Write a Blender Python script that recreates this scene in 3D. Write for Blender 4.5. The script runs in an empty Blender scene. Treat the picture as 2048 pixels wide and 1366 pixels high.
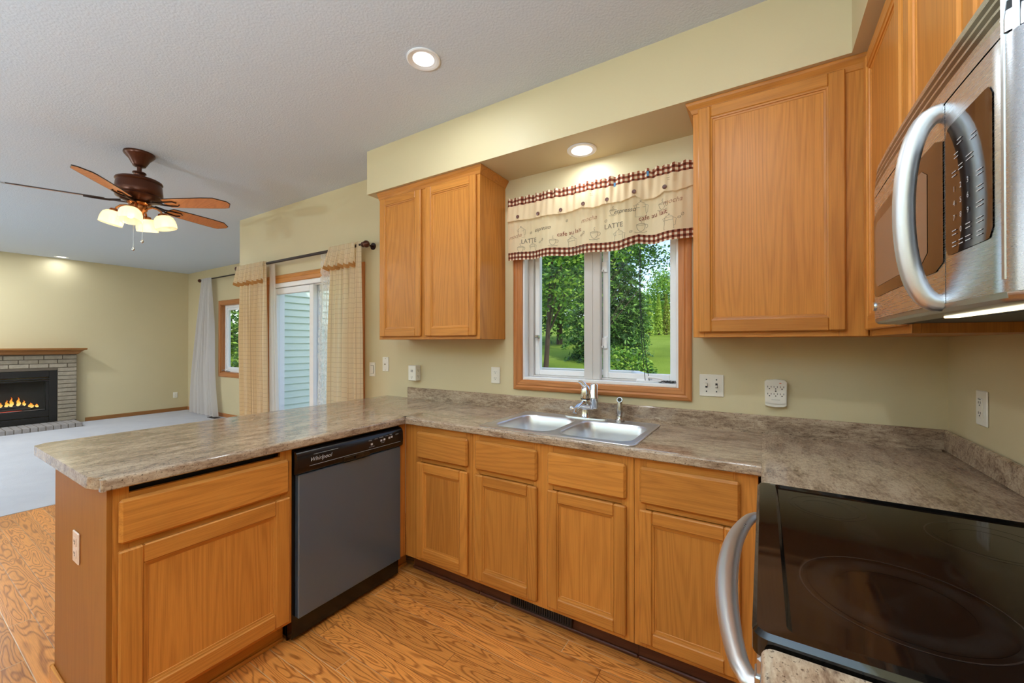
import bpy, bmesh, math, random
from mathutils import Vector, Matrix, noise as mnoise

random.seed(7)
scene = bpy.context.scene
COL = scene.collection
R = math.radians
PI = math.pi

# ------------------------------------------------------------------ camera
cam_d = bpy.data.cameras.new('camera')
cam = bpy.data.objects.new('camera', cam_d)
COL.objects.link(cam)
cam.location = (-0.6254, -2.2789, 1.3413)
cam.rotation_euler = (R(90 + 0.2493), 0, R(31.8242))
cam_d.sensor_fit = 'HORIZONTAL'
cam_d.sensor_width = 36
cam_d.lens = 808.31 * 36 / 2048
cam_d.clip_start = 0.02
cam_d.clip_end = 300
scene.camera = cam

# ------------------------------------------------------------------ exposure, render behaviour
scene.view_settings.view_transform = 'Standard'
scene.view_settings.look = 'None'
scene.view_settings.gamma = 1
scene.view_settings.use_curve_mapping = False
scene.view_settings.exposure = 0.12
cy = scene.cycles
cy.max_bounces = 9
cy.diffuse_bounces = 5
cy.glossy_bounces = 4
cy.transmission_bounces = 6
cy.transparent_max_bounces = 16
cy.caustics_reflective = False
cy.caustics_refractive = False
cy.sample_clamp_indirect = 6.0
cy.sample_clamp_direct = 0.0
cy.use_denoising = True

# ------------------------------------------------------------------ world: clear summer sky
world = bpy.data.worlds.new('sky')
scene.world = world
world.use_nodes = True
wn = world.node_tree
wn.nodes.clear()
w_out = wn.nodes.new('ShaderNodeOutputWorld')
w_bg = wn.nodes.new('ShaderNodeBackground')
w_sky = wn.nodes.new('ShaderNodeTexSky')
w_sky.sky_type = 'NISHITA'
w_sky.sun_disc = False
w_sky.sun_elevation = R(48)
w_sky.sun_rotation = R(120)
w_sky.altitude = 200
w_sky.air_density = 1.0
w_sky.dust_density = 1.6
w_sky.ozone_density = 1.5
w_bg.inputs['Strength'].default_value = 0.39
wn.links.new(w_sky.outputs[0], w_bg.inputs['Color'])
wn.links.new(w_bg.outputs[0], w_out.inputs[0])

# ------------------------------------------------------------------ sun (comes over the roof, from the kitchen's outer side)
sun_d = bpy.data.lights.new('sun', 'SUN')
sun_d.energy = 2.3
sun_d.angle = R(0.6)
sun_d.color = (1.0, 0.95, 0.84)
sun = bpy.data.objects.new('sun', sun_d)
COL.objects.link(sun)
sun.location = (20, -14, 25)
sun.rotation_euler = Vector((-0.66, 0.52, -0.86)).to_track_quat('-Z', 'Y').to_euler()

# lamp powers (each lamp is made in its fixture's builder)
KITCHEN_W = 12.0
SOFFIT_W = 2.0
LIVING_W = 45.0
FAN_W = 9.0
FILL_W = 105.0

LAMP_RGB = (.84, .93, 1.0)
FILL_RGB = (.64, .86, 1.0)
FAN_RGB = (1.0, .97, .92)

# ================================================================== helpers
def lin(r, g, b):
    f = lambda c: (c / 255 / 12.92) if c / 255 <= 0.04045 else ((c / 255 + 0.055) / 1.055) ** 2.4
    return (f(r), f(g), f(b), 1.0)

BASE = {}

def setp(o, label=None, cat=None, group=None, kind=None):
    if label: o['label'] = label
    if cat: o['category'] = cat
    if group: o['group'] = group
    if kind: o['kind'] = kind
    return o

def thing(name, loc, label, cat, group=None, kind=None):
    o = bpy.data.objects.new(name, None)
    COL.objects.link(o)
    o.empty_display_size = 0.05
    o.location = loc
    BASE[o] = Vector(loc)
    return setp(o, label, cat, group, kind)

class MB:
    """collects geometry in world space; build() links it as ONE mesh object"""
    def __init__(s, M=None):
        s.v = []; s.f = []; s.m = []; s.sm = []; s.uv = {}
        s.M = M
    def V(s, p):
        p = Vector(p)
        if s.M is not None: p = s.M @ p
        s.v.append(p)
        return len(s.v) - 1
    def F(s, idx, mi=0, smooth=False, uv=None):
        if uv is not None: s.uv[len(s.f)] = uv
        s.f.append(tuple(idx)); s.m.append(mi); s.sm.append(smooth)
    def poly(s, pts, mi=0):
        s.F([s.V(p) for p in pts], mi)
    def box(s, x0, x1, y0, y1, z0, z1, b=0.0, mi=0, fr=None):
        x0, x1 = min(x0, x1), max(x0, x1); y0, y1 = min(y0, y1), max(y0, y1); z0, z1 = min(z0, z1), max(z0, z1)
        fr = fr or (lambda x, y, z: (x, y, z))
        b = min(b, (x1 - x0) * .49, (y1 - y0) * .49, (z1 - z0) * .49)
        X = (x0, x1); Y = (y0, y1); Z = (z0, z1)
        if b <= 0:
            i = {}
            for a in (0, 1):
                for c in (0, 1):
                    for d in (0, 1):
                        i[a, c, d] = s.V(fr(X[a], Y[c], Z[d]))
            for q in (((0,0,0),(0,1,0),(1,1,0),(1,0,0)), ((0,0,1),(1,0,1),(1,1,1),(0,1,1)), ((0,0,0),(1,0,0),(1,0,1),(0,0,1)),
                      ((0,1,0),(0,1,1),(1,1,1),(1,1,0)), ((0,0,0),(0,0,1),(0,1,1),(0,1,0)), ((1,0,0),(1,1,0),(1,1,1),(1,0,1))):
                s.F([i[k] for k in q], mi)
            return s
        sg = (1, -1)
        vx = {}; vy = {}; vz = {}
        for a in (0, 1):
            for c in (0, 1):
                for d in (0, 1):
                    ix, iy, iz = X[a] + sg[a] * b, Y[c] + sg[c] * b, Z[d] + sg[d] * b
                    vx[a, c, d] = s.V(fr(X[a], iy, iz)); vy[a, c, d] = s.V(fr(ix, Y[c], iz)); vz[a, c, d] = s.V(fr(ix, iy, Z[d]))
        q4 = ((0, 0), (0, 1), (1, 1), (1, 0))
        for a in (0, 1):
            s.F([vx[a, c, d] for c, d in q4], mi)
            s.F([vy[c, a, d] for c, d in q4], mi)
            s.F([vz[c, d, a] for c, d in q4], mi)
            for c in (0, 1):
                s.F([vx[a, c, 0], vx[a, c, 1], vy[a, c, 1], vy[a, c, 0]], mi)
                s.F([vx[a, 0, c], vx[a, 1, c], vz[a, 1, c], vz[a, 0, c]], mi)
                s.F([vy[0, a, c], vy[1, a, c], vz[1, a, c], vz[0, a, c]], mi)
                for d in (0, 1):
                    s.F([vx[a, c, d], vy[a, c, d], vz[a, c, d]], mi)
        return s
    def ring(s, c, ax, bx, r, n):
        return [s.V(c + ax * (r * math.cos(2 * PI * k / n)) + bx * (r * math.sin(2 * PI * k / n))) for k in range(n)]
    def tube(s, pts, r, n=10, mi=0, cap=True, flat=1.0, upv=None):
        pts = [Vector(p) for p in pts]
        rs = r if isinstance(r, (list, tuple)) else [r] * len(pts)
        rings = []
        prev = None
        for k, p in enumerate(pts):
            t = (pts[min(k + 1, len(pts) - 1)] - pts[max(k - 1, 0)]).normalized()
            if prev is None:
                a = Vector(upv) if upv else (Vector((0, 0, 1)) if abs(t.z) < .9 else Vector((1, 0, 0)))
            else:
                a = prev
            a = (a - t * a.dot(t)).normalized()
            prev = a
            b = t.cross(a)
            rings.append([s.V(p + a * (rs[k] * math.cos(2 * PI * j / n)) + b * (rs[k] * flat * math.sin(2 * PI * j / n))) for j in range(n)])
        for A, B in zip(rings, rings[1:]):
            for j in range(n):
                s.F([A[j], A[(j + 1) % n], B[(j + 1) % n], B[j]], mi, True)
        if cap:
            s.F(rings[0][::-1], mi); s.F(rings[-1], mi)
        return s
    def lathe(s, prof, c, n=24, mi=0, M=None, cap=True):
        """prof: (radius, height) pairs, turned about z through c (M tilts it first)"""
        c = Vector(c)
        rings = []
        for r, h in prof:
            rg = []
            for j in range(n):
                p = Vector((max(r, 1e-4) * math.cos(2 * PI * j / n), max(r, 1e-4) * math.sin(2 * PI * j / n), h))
                if M is not None: p = M @ p
                rg.append(s.V(c + p))
            rings.append(rg)
        for A, B in zip(rings, rings[1:]):
            for j in range(n):
                s.F([A[j], A[(j + 1) % n], B[(j + 1) % n], B[j]], mi, True)
        if cap:
            s.F(rings[0][::-1], mi); s.F(rings[-1], mi)
        return s
    def ball(s, c, r, mi=0, n=12):
        prof = [(r * math.sin(PI * k / 8), -r * math.cos(PI * k / 8)) for k in range(9)]
        return s.lathe(prof, c, n, mi)
    def prism(s, outline, fn, d0, d1, mi=0):
        """outline in 2-D, fn(a, b, d) -> point"""
        A = [s.V(fn(a, b, d0)) for a, b in outline]
        B = [s.V(fn(a, b, d1)) for a, b in outline]
        n = len(outline)
        s.F(A[::-1], mi); s.F(B, mi)
        for j in range(n):
            s.F([A[j], A[(j + 1) % n], B[(j + 1) % n], B[j]], mi)
        return s
    def grid(s, fn, nu, nv, mi=0, us=1.0, vs=1.0, mfn=None, smooth=True):
        I = [[s.V(fn(i / nu, j / nv)) for j in range(nv + 1)] for i in range(nu + 1)]
        for i in range(nu):
            for j in range(nv):
                m = mfn(i / nu, (j + .5) / nv) if mfn else mi
                uv = [(i / nu * us, j / nv * vs), ((i + 1) / nu * us, j / nv * vs), ((i + 1) / nu * us, (j + 1) / nv * vs), (i / nu * us, (j + 1) / nv * vs)]
                s.F([I[i][j], I[i + 1][j], I[i + 1][j + 1], I[i][j + 1]], m, smooth, uv)
        return s
    def build(s, name, mats, parent=None, label=None, loc=None, kind=None, solid=None, recalc=True, angle=35, sub=0):
        if not isinstance(mats, (list, tuple)): mats = [mats]
        base = BASE.get(parent, Vector((0, 0, 0))) if parent else Vector(loc or (0, 0, 0))
        me = bpy.data.meshes.new(name)
        me.from_pydata([tuple(p - base) for p in s.v], [], s.f)
        for m in mats: me.materials.append(m)
        me.polygons.foreach_set('material_index', s.m)
        me.polygons.foreach_set('use_smooth', s.sm)
        if s.uv:
            ul = me.uv_layers.new(name='UVMap')
            for fi, uvs in s.uv.items():
                ls = me.polygons[fi].loop_start
                for k, q in enumerate(uvs): ul.data[ls + k].uv = q
        if recalc:
            bm = bmesh.new(); bm.from_mesh(me)
            bmesh.ops.recalc_face_normals(bm, faces=bm.faces)
            bm.to_mesh(me); bm.free()
        if any(s.sm): me.set_sharp_from_angle(angle=R(angle))
        me.update()
        o = bpy.data.objects.new(name, me)
        COL.objects.link(o)
        if parent:
            o.parent = parent
        else:
            o.location = base
        BASE[o] = base
        if label: o['label'] = label
        if kind: o['kind'] = kind
        if solid:
            md = o.modifiers.new('thickness', 'SOLIDIFY'); md.thickness = solid; md.offset = 0
        if sub:
            md = o.modifiers.new('smooth', 'SUBSURF'); md.levels = sub; md.render_levels = sub
        return o

def copy_tree(o, loc, label=None, parent=None):
    c = o.copy(); COL.objects.link(c)
    if parent is None:
        c.location = loc
        if label: c['label'] = label
    else:
        c.parent = parent
    for ch in [k for k in o.children]:
        copy_tree(ch, None, None, c)
    return c

def interp(tab, x):
    if x <= tab[0][0]: return tab[0][1]
    for (a, b), (c, d) in zip(tab, tab[1:]):
        if x <= c: return b + (d - b) * (x - a) / (c - a)
    return tab[-1][1]

def text_geo(body, size, shear=0.0, extrude=0.0):
    cu = bpy.data.curves.new('lettering', 'FONT')
    cu.body = body; cu.size = size; cu.shear = shear; cu.extrude = extrude
    cu.align_x = 'CENTER'; cu.align_y = 'CENTER'; cu.resolution_u = 3
    ob = bpy.data.objects.new('lettering', cu); COL.objects.link(ob)
    dg = bpy.context.evaluated_depsgraph_get(); dg.update()
    me = bpy.data.meshes.new_from_object(ob.evaluated_get(dg))
    vs = [tuple(v.co) for v in me.vertices]; fs = [tuple(p.vertices) for p in me.polygons]
    bpy.data.objects.remove(ob); bpy.data.curves.remove(cu); bpy.data.meshes.remove(me)
    return vs, fs

def put_text(mb, body, size, fn, mi=0, shear=0.0, rot=0.0):
    """fn(a, b) -> point; letters laid on that surface"""
    vs, fs = text_geo(body, size, shear)
    c, s_ = math.cos(rot), math.sin(rot)
    idx = [mb.V(fn(x * c - y * s_, x * s_ + y * c)) for x, y, z in vs]
    for f in fs: mb.F([idx[k] for k in f], mi)

def ribbon(mb, pts, w, fn, mi=0):
    """flat pen stroke of width w along 2-D points, laid on surface fn(a, b)"""
    pts = [Vector((p[0], p[1])) for p in pts]
    L = []; Rr = []
    for k, p in enumerate(pts):
        t = pts[min(k + 1, len(pts) - 1)] - pts[max(k - 1, 0)]
        t = t.normalized() if t.length > 1e-9 else Vector((1, 0))
        nn = Vector((-t.y, t.x)) * (w / 2)
        L.append(mb.V(fn(*(p + nn)))); Rr.append(mb.V(fn(*(p - nn))))
    for k in range(len(pts) - 1):
        mb.F([L[k], L[k + 1], Rr[k + 1], Rr[k]], mi)

# ================================================================== materials
class NT:
    def __init__(s, name):
        s.mat = bpy.data.materials.new(name)
        s.mat.use_nodes = True
        s.t = s.mat.node_tree
        s.t.nodes.clear()
        s.out = s.t.nodes.new('ShaderNodeOutputMaterial')
    def n(s, typ, **kw):
        nd = s.t.nodes.new(typ)
        for k, v in kw.items():
            if k.startswith('i_'):
                nd.inputs[k[2:].replace('_', ' ')].default_value = v
            else:
                setattr(nd, k, v)
        return nd
    def l(s, a, b): s.t.links.new(a, b)
    def math(s, op, a, b=None, c=None, clamp=False):
        nd = s.t.nodes.new('ShaderNodeMath'); nd.operation = op; nd.use_clamp = clamp
        for k, x in enumerate((a, b, c)):
            if x is None: continue
            if isinstance(x, (int, float)): nd.inputs[k].default_value = x
            else: s.l(x, nd.inputs[k])
        return nd.outputs[0]
    def vmath(s, op, a, b):
        nd = s.t.nodes.new('ShaderNodeVectorMath'); nd.operation = op
        for k, x in enumerate((a, b)):
            if isinstance(x, (tuple, list)): nd.inputs[k].default_value = x
            else: s.l(x, nd.inputs[k])
        return nd.outputs[0]
    def coords(s, kind='Object'):
        return s.t.nodes.new('ShaderNodeTexCoord').outputs[kind]
    def rnd(s):
        return s.t.nodes.new('ShaderNodeObjectInfo').outputs['Random']
    def noise(s, vec, scale, detail=2, rough=.5, dist=0.0, dim='3D', w=None):
        nd = s.t.nodes.new('ShaderNodeTexNoise'); nd.noise_dimensions = dim
        nd.inputs['Scale'].default_value = scale; nd.inputs['Detail'].default_value = detail
        nd.inputs['Roughness'].default_value = rough; nd.inputs['Distortion'].default_value = dist
        if vec is not None: s.l(vec, nd.inputs['Vector'])
        if w is not None: s.l(w, nd.inputs['W'])
        return nd.outputs['Fac']
    def ramp(s, fac, stops):
        nd = s.t.nodes.new('ShaderNodeValToRGB')
        el = nd.color_ramp.elements
        while len(el) < len(stops): el.new(0.5)
        for e, (p, c) in zip(el, stops):
            e.position = p; e.color = c if len(c) == 4 else (*c, 1)
        s.l(fac, nd.inputs[0])
        return nd.outputs[0]
    def mix(s, fac, a, b, mode='MIX'):
        nd = s.t.nodes.new('ShaderNodeMix'); nd.data_type = 'RGBA'; nd.blend_type = mode
        for k, x in ((0, fac), (6, a), (7, b)):
            if isinstance(x, (int, float)): nd.inputs[k].default_value = x
            elif isinstance(x, tuple): nd.inputs[k].default_value = x
            else: s.l(x, nd.inputs[k])
        return nd.outputs[2]
    def bsdf(s, color=None, rough=.5, metal=0.0, spec=.5, normal=None, **kw):
        b = s.t.nodes.new('ShaderNodeBsdfPrincipled')
        if isinstance(color, tuple): b.inputs['Base Color'].default_value = color
        elif color is not None: s.l(color, b.inputs['Base Color'])
        if isinstance(rough, (int, float)): b.inputs['Roughness'].default_value = rough
        else: s.l(rough, b.inputs['Roughness'])
        b.inputs['Metallic'].default_value = metal
        b.inputs['Specular IOR Level'].default_value = spec
        if normal is not None: s.l(normal, b.inputs['Normal'])
        for k, v in kw.items(): b.inputs[k.replace('_', ' ')].default_value = v
        return b
    def bump(s, h, strength=.2, dist=.002):
        nd = s.t.nodes.new('ShaderNodeBump')
        nd.inputs['Strength'].default_value = strength; nd.inputs['Distance'].default_value = dist
        s.l(h, nd.inputs['Height'])
        return nd.outputs[0]
    def done(s, shader):
        s.l(shader.outputs[0] if hasattr(shader, 'outputs') else shader, s.out.inputs[0])
        return s.mat

def plain(name, rgb, rough=.5, metal=0.0, spec=.5, **kw):
    t = NT(name)
    return t.done(t.bsdf(lin(*rgb), rough, metal, spec, **kw))

def oak(axis, name, light=(206, 136, 60), dark=(144, 80, 27), rough=.38):
    t = NT(name)
    sc = {'x': (.055, 1, 1), 'y': (1, .055, 1), 'z': (1, 1, .055)}[axis]
    sc2 = {'x': (.02, 1, 1), 'y': (1, .02, 1), 'z': (1, 1, .02)}[axis]
    r = t.rnd()
    off = t.n('ShaderNodeCombineXYZ')
    for k, f in enumerate((37.1, 53.7, 19.3)): t.l(t.math('MULTIPLY', r, f), off.inputs[k])
    co = t.vmath('ADD', t.coords(), off.outputs[0])
    v1 = t.vmath('MULTIPLY', co, sc)
    n1 = t.noise(v1, 5.5, 2.0, .45, .1)
    rings = t.math('SINE', t.math('MULTIPLY', n1, 165.0))
    rings = t.math('POWER', t.math('MULTIPLY_ADD', rings, .5, .5), 1.8)
    v2 = t.vmath('MULTIPLY', co, sc2)
    pores = t.noise(v2, 330, 2, .6)
    pores = t.math('MULTIPLY', t.math('SUBTRACT', pores, .42), 2.2, clamp=True)
    tone = t.noise(v1, 2.2, 1.5, .5)
    f = t.math('ADD', t.math('MULTIPLY', rings, .24), t.math('MULTIPLY', pores, .42))
    f = t.math('ADD', f, t.math('MULTIPLY_ADD', tone, .6, -.25), clamp=True)
    c = t.mix(f, lin(*light), lin(*dark))
    hs = t.n('ShaderNodeHueSaturation')
    t.l(t.math('MULTIPLY_ADD', r, .18, .9), hs.inputs['Value']); t.l(c, hs.inputs['Color'])
    bp_ = t.bump(f, .12, .001)
    return t.done(t.bsdf(hs.outputs[0], rough, 0, .3, bp_))

M = {}
M['oak_z'] = oak('z', 'oak_vertical_grain')
M['oak_x'] = oak('x', 'oak_grain_along_x')
M['oak_y'] = oak('y', 'oak_grain_along_y')
M['oak_red_z'] = oak('z', 'oak_trim_vertical', (196, 128, 74), (138, 80, 40))
M['oak_red_x'] = oak('x', 'oak_trim_horizontal', (196, 128, 74), (138, 80, 40))
M['oak_brown_y'] = oak('y', 'oak_mantel', (165, 112, 62), (110, 70, 34))
M['oak_end'] = oak('z', 'oak_veneer_end_panel', (160, 100, 38), (136, 78, 26), .5)
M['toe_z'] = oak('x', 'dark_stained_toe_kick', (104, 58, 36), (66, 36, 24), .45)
M['blade_oak'] = oak('x', 'fan_blade_oak', (216, 140, 74), (168, 94, 44))

def wall_paint(name, rgb, var=.03):
    t = NT(name)
    co = t.coords()
    n = t.noise(co, 1.3, 2, .5)
    c = t.mix(n, lin(*[min(255, x * (1 - var)) for x in rgb]), lin(*[min(255, x * (1 + var)) for x in rgb]))
    h = t.noise(co, 160, 2, .6)
    return t.done(t.bsdf(c, .48, 0, .35, t.bump(h, .10, .002)))
M['paint'] = wall_paint('wall_paint_cream', (206, 190, 152))
def ceiling_paint():
    t = NT('ceiling_textured_white')
    co = t.coords()
    v = t.n('ShaderNodeTexVoronoi', feature='SMOOTH_F1'); v.inputs['Scale'].default_value = 95; t.l(co, v.inputs['Vector'])
    n = t.noise(co, 120, 3, .65)
    h = t.math('ADD', t.math('MULTIPLY', v.outputs['Distance'], .8), n)
    return t.done(t.bsdf(lin(206, 213, 223), .85, 0, .15, t.bump(h, .35, .004)))
M['ceiling'] = ceiling_paint()

def wood_floor():
    t = NT('oak_plank_floor')
    co = t.coords()
    sep = t.n('ShaderNodeSeparateXYZ'); t.l(co, sep.inputs[0])
    W, L = .0826, 1.15
    yy = t.math('DIVIDE', t.math('ADD', sep.outputs[1], .834), W)
    row = t.math('FLOOR', yy)
    fy = t.math('SUBTRACT', yy, row)
    wn1 = t.n('ShaderNodeTexWhiteNoise', noise_dimensions='1D'); t.l(row, wn1.inputs['W'])
    xx = t.math('ADD', t.math('DIVIDE', sep.outputs[0], L), t.math('MULTIPLY', wn1.outputs['Value'], 7.0))
    pi_ = t.math('FLOOR', xx)
    fx = t.math('SUBTRACT', xx, pi_)
    pid = t.math('ADD', t.math('MULTIPLY', row, 3.17), t.math('MULTIPLY', pi_, 11.31))
    wn2 = t.n('ShaderNodeTexWhiteNoise', noise_dimensions='1D'); t.l(pid, wn2.inputs['W'])
    cv = t.n('ShaderNodeCombineXYZ')
    t.l(t.math('MULTIPLY', sep.outputs[0], .14), cv.inputs[0]); t.l(sep.outputs[1], cv.inputs[1]); t.l(t.math('MULTIPLY', pid, .83), cv.inputs[2])
    n1 = t.noise(cv.outputs[0], 11.0, 2.2, .48, .3)
    rings = t.math('SINE', t.math('MULTIPLY', n1, 125.0))
    rings = t.math('POWER', t.math('MULTIPLY_ADD', rings, .5, .5), 3.2)
    cv2 = t.n('ShaderNodeCombineXYZ')
    t.l(t.math('MULTIPLY', sep.outputs[0], .03), cv2.inputs[0]); t.l(sep.outputs[1], cv2.inputs[1]); t.l(pid, cv2.inputs[2])
    pores = t.noise(cv2.outputs[0], 300, 2, .6)
    f = t.math('ADD', t.math('MULTIPLY', rings, .62), t.math('MULTIPLY', t.math('SUBTRACT', pores, .4), .9), clamp=True)
    c = t.mix(f, lin(226, 146, 70), lin(138, 72, 26))
    hs = t.n('ShaderNodeHueSaturation')
    t.l(t.math('MULTIPLY_ADD', wn2.outputs['Value'], .28, .84), hs.inputs['Value']); t.l(c, hs.inputs['Color'])
    ey = t.math('MINIMUM', fy, t.math('SUBTRACT', 1.0, fy))
    ex = t.math('MULTIPLY', t.math('MINIMUM', fx, t.math('SUBTRACT', 1.0, fx)), L / W)
    e = t.math('MINIMUM', ey, ex)
    seam = t.math('LESS_THAN', e, .014)
    keep = t.math('GREATER_THAN', wn1.outputs['Value'], .35)
    pale = t.mix(keep, lin(120, 70, 34), lin(206, 172, 134))
    c2 = t.mix(seam, hs.outputs[0], pale)
    h = t.math('ADD', t.math('MULTIPLY', f, -.4), t.math('MULTIPLY', t.math('MINIMUM', t.math('MULTIPLY', e, 30.0), 1.0), 1.0))
    return t.done(t.bsdf(c2, .3, 0, .45, t.bump(h, .15, .0015)))
M['floor'] = wood_floor()

def laminate(name, axis):
    t = NT(name)
    co = t.coords()
    sc = (.32, 1, 1) if axis == 'x' else (1, .32, 1)
    v = t.vmath('MULTIPLY', co, sc)
    big = t.noise(v, 19, 5, .70, .5)
    fine = t.noise(v, 130, 4, .7)
    speck = t.noise(co, 160, 2, .62)
    f = t.math('ADD', t.math('MULTIPLY', big, .62), t.math('MULTIPLY', fine, .5))
    c = t.ramp(f, [(.36, lin(82, 61, 47)), (.47, lin(132, 108, 88)), (.56, lin(162, 138, 115)), (.68, lin(190, 168, 143)), (.8, lin(156, 132, 109))])
    d = t.math('MULTIPLY', t.math('SUBTRACT', .405, speck), 10.0, clamp=True)
    c = t.mix(t.math('MULTIPLY', d, .8), c, lin(52, 36, 30))
    return t.done(t.bsdf(c, .10, 0, .55))
M['laminate_x'] = laminate('laminate_counter_streak_x', 'x')
M['laminate_y'] = laminate('laminate_counter_streak_y', 'y')

def carpet():
    t = NT('pale_grey_carpet')
    co = t.coords()
    n = t.noise(co, 3, 4, .6); n2 = t.noise(co, 350, 2, .7)
    c = t.mix(n, lin(192, 190, 196), lin(214, 212, 216))
    return t.done(t.bsdf(c, .95, 0, .1, t.bump(n2, .6, .01)))
M['carpet'] = carpet()

def brushed(name, rgb, rough, axis='z', amt=.12):
    t = NT(name)
    co = t.coords()
    sc = {'x': (.01, 1, 1), 'y': (1, .01, 1), 'z': (1, 1, .01)}[axis]
    n = t.noise(t.vmath('MULTIPLY', co, sc), 600, 2, .6)
    rg = t.math('MULTIPLY_ADD', n, amt, rough - amt / 2)
    return t.done(t.bsdf(lin(*rgb), rg, 1.0, .5, t.bump(n, .012, .0004)))
M['steel'] = brushed('brushed_stainless', (196, 196, 196), .30, 'y')
M['steel_x'] = brushed('brushed_stainless_sink', (222, 224, 228), .33, 'x')
def dishwasher_steel():
    t = NT('dishwasher_stainless')
    n = t.noise(t.vmath('MULTIPLY', t.coords(), (1, 1, .01)), 600, 2, .6)
    return t.done(t.bsdf(lin(104, 120, 140), t.math('MULTIPLY_ADD', n, .1, .26), .55, .5))
M['steel_dark'] = dishwasher_steel()
M['steel_satin'] = brushed('satin_steel_handle', (218, 218, 220), .40, 'z', .06)
M['steel_polish'] = brushed('microwave_stainless', (208, 212, 218), .27, 'y', .06)
M['chrome'] = plain('chrome', (225, 228, 232), .06, 1.0)
M['nickel'] = plain('satin_nickel', (190, 186, 180), .25, 1.0)
M['black_gloss'] = plain('black_glass', (14, 12, 11), .05, 0, .6)
M['black_plastic'] = plain('black_plastic', (16, 16, 18), .22)
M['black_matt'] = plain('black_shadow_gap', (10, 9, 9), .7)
M['iron'] = plain('black_painted_metal', (20, 18, 17), .45)
M['grey_print'] = plain('pale_grey_print', (185, 185, 188), .5)
M['white_plastic'] = plain('white_plastic', (232, 226, 214), .35)
M['almond_plastic'] = plain('almond_plastic', (232, 206, 190), .35)
M['dark_slot'] = plain('dark_slot', (30, 26, 24), .6)
M['vinyl'] = plain('white_vinyl', (238, 238, 240), .4)
M['vinyl_taupe'] = plain('taupe_vinyl', (204, 198, 194), .45)
M['white_metal'] = plain('white_metal', (236, 236, 238), .35)
M['bronze'] = plain('oil_rubbed_bronze', (84, 44, 26), .32, .55)
M['bronze_dark'] = plain('dark_bronze', (46, 28, 20), .35, .5)
M['brass'] = plain('antique_brass', (176, 112, 62), .25, .9)
M['mortar'] = plain('dark_mortar', (98, 86, 72), .9)
M['cord_black'] = plain('black_cord', (18, 18, 16), .6)
M['led_red'] = plain('orange_indicator', (230, 120, 70), .4)

def emit(name, rgb, s):
    t = NT(name)
    e = t.n('ShaderNodeEmission'); e.inputs[0].default_value = lin(*rgb); e.inputs[1].default_value = s
    return t.done(e)
M['lens'] = emit('lit_lamp_lens', (255, 250, 240), 3.5)
M['cooktop_lamp'] = emit('lit_task_lamp', (255, 240, 200), 2.2)

def shade_glass():
    t = NT('lit_opal_glass_shade')
    e = t.n('ShaderNodeEmission'); e.inputs[0].default_value = lin(255, 232, 180); e.inputs[1].default_value = .16
    d = t.bsdf(lin(250, 240, 215), .25)
    tr = t.n('ShaderNodeBsdfTransparent')
    a = t.n('ShaderNodeAddShader'); t.l(e.outputs[0], a.inputs[0])
    m0 = t.n('ShaderNodeMixShader'); m0.inputs[0].default_value = .8
    t.l(d.outputs[0], m0.inputs[1])
    tl = t.n('ShaderNodeBsdfTranslucent'); tl.inputs[0].default_value = lin(250, 235, 200)
    t.l(tl.outputs[0], m0.inputs[2])
    m = t.n('ShaderNodeMixShader'); m.inputs[0].default_value = .30
    t.l(m0.outputs[0], m.inputs[1]); t.l(tr.outputs[0], m.inputs[2])
    t.l(m.outputs[0], a.inputs[1])
    return t.done(a)
M['shade'] = shade_glass()
M['bulb'] = emit('lit_bulb', (255, 240, 205), 5.0)

def glass():
    t = NT('clear_window_glass')
    tr = t.n('ShaderNodeBsdfTransparent'); tr.inputs[0].default_value = (.96, .97, .96, 1)
    g = t.n('ShaderNodeBsdfGlossy'); g.inputs['Roughness'].default_value = .01
    fr = t.n('ShaderNodeFresnel'); fr.inputs[0].default_value = 1.25
    m = t.n('ShaderNodeMixShader'); geo = t.n('ShaderNodeNewGeometry'); fac = t.math('MULTIPLY', fr.outputs[0], t.math('SUBTRACT', 1.0, geo.outputs['Backfacing']))
    t.l(fac, m.inputs[0]); t.l(tr.outputs[0], m.inputs[1]); t.l(g.outputs[0], m.inputs[2])
    return t.done(m)
M['glass'] = glass()

def cloth(name, build_color, transl=.4, transp=0.0, tcol=None):
    t = NT(name)
    c = build_color(t)
    d = t.n('ShaderNodeBsdfDiffuse'); tl = t.n('ShaderNodeBsdfTranslucent')
    for nd in (d, tl):
        if isinstance(c, tuple): nd.inputs[0].default_value = c
        else: t.l(c, nd.inputs[0])
    m = t.n('ShaderNodeMixShader'); m.inputs[0].default_value = transl
    t.l(d.outputs[0], m.inputs[1]); t.l(tl.outputs[0], m.inputs[2])
    if transp:
        tr = t.n('ShaderNodeBsdfTransparent')
        m2 = t.n('ShaderNodeMixShader')
        if isinstance(transp, float): m2.inputs[0].default_value = transp
        else: t.l(transp(t), m2.inputs[0])
        t.l(m.outputs[0], m2.inputs[1]); t.l(tr.outputs[0], m2.inputs[2])
        m = m2
    return t.done(m)

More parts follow.
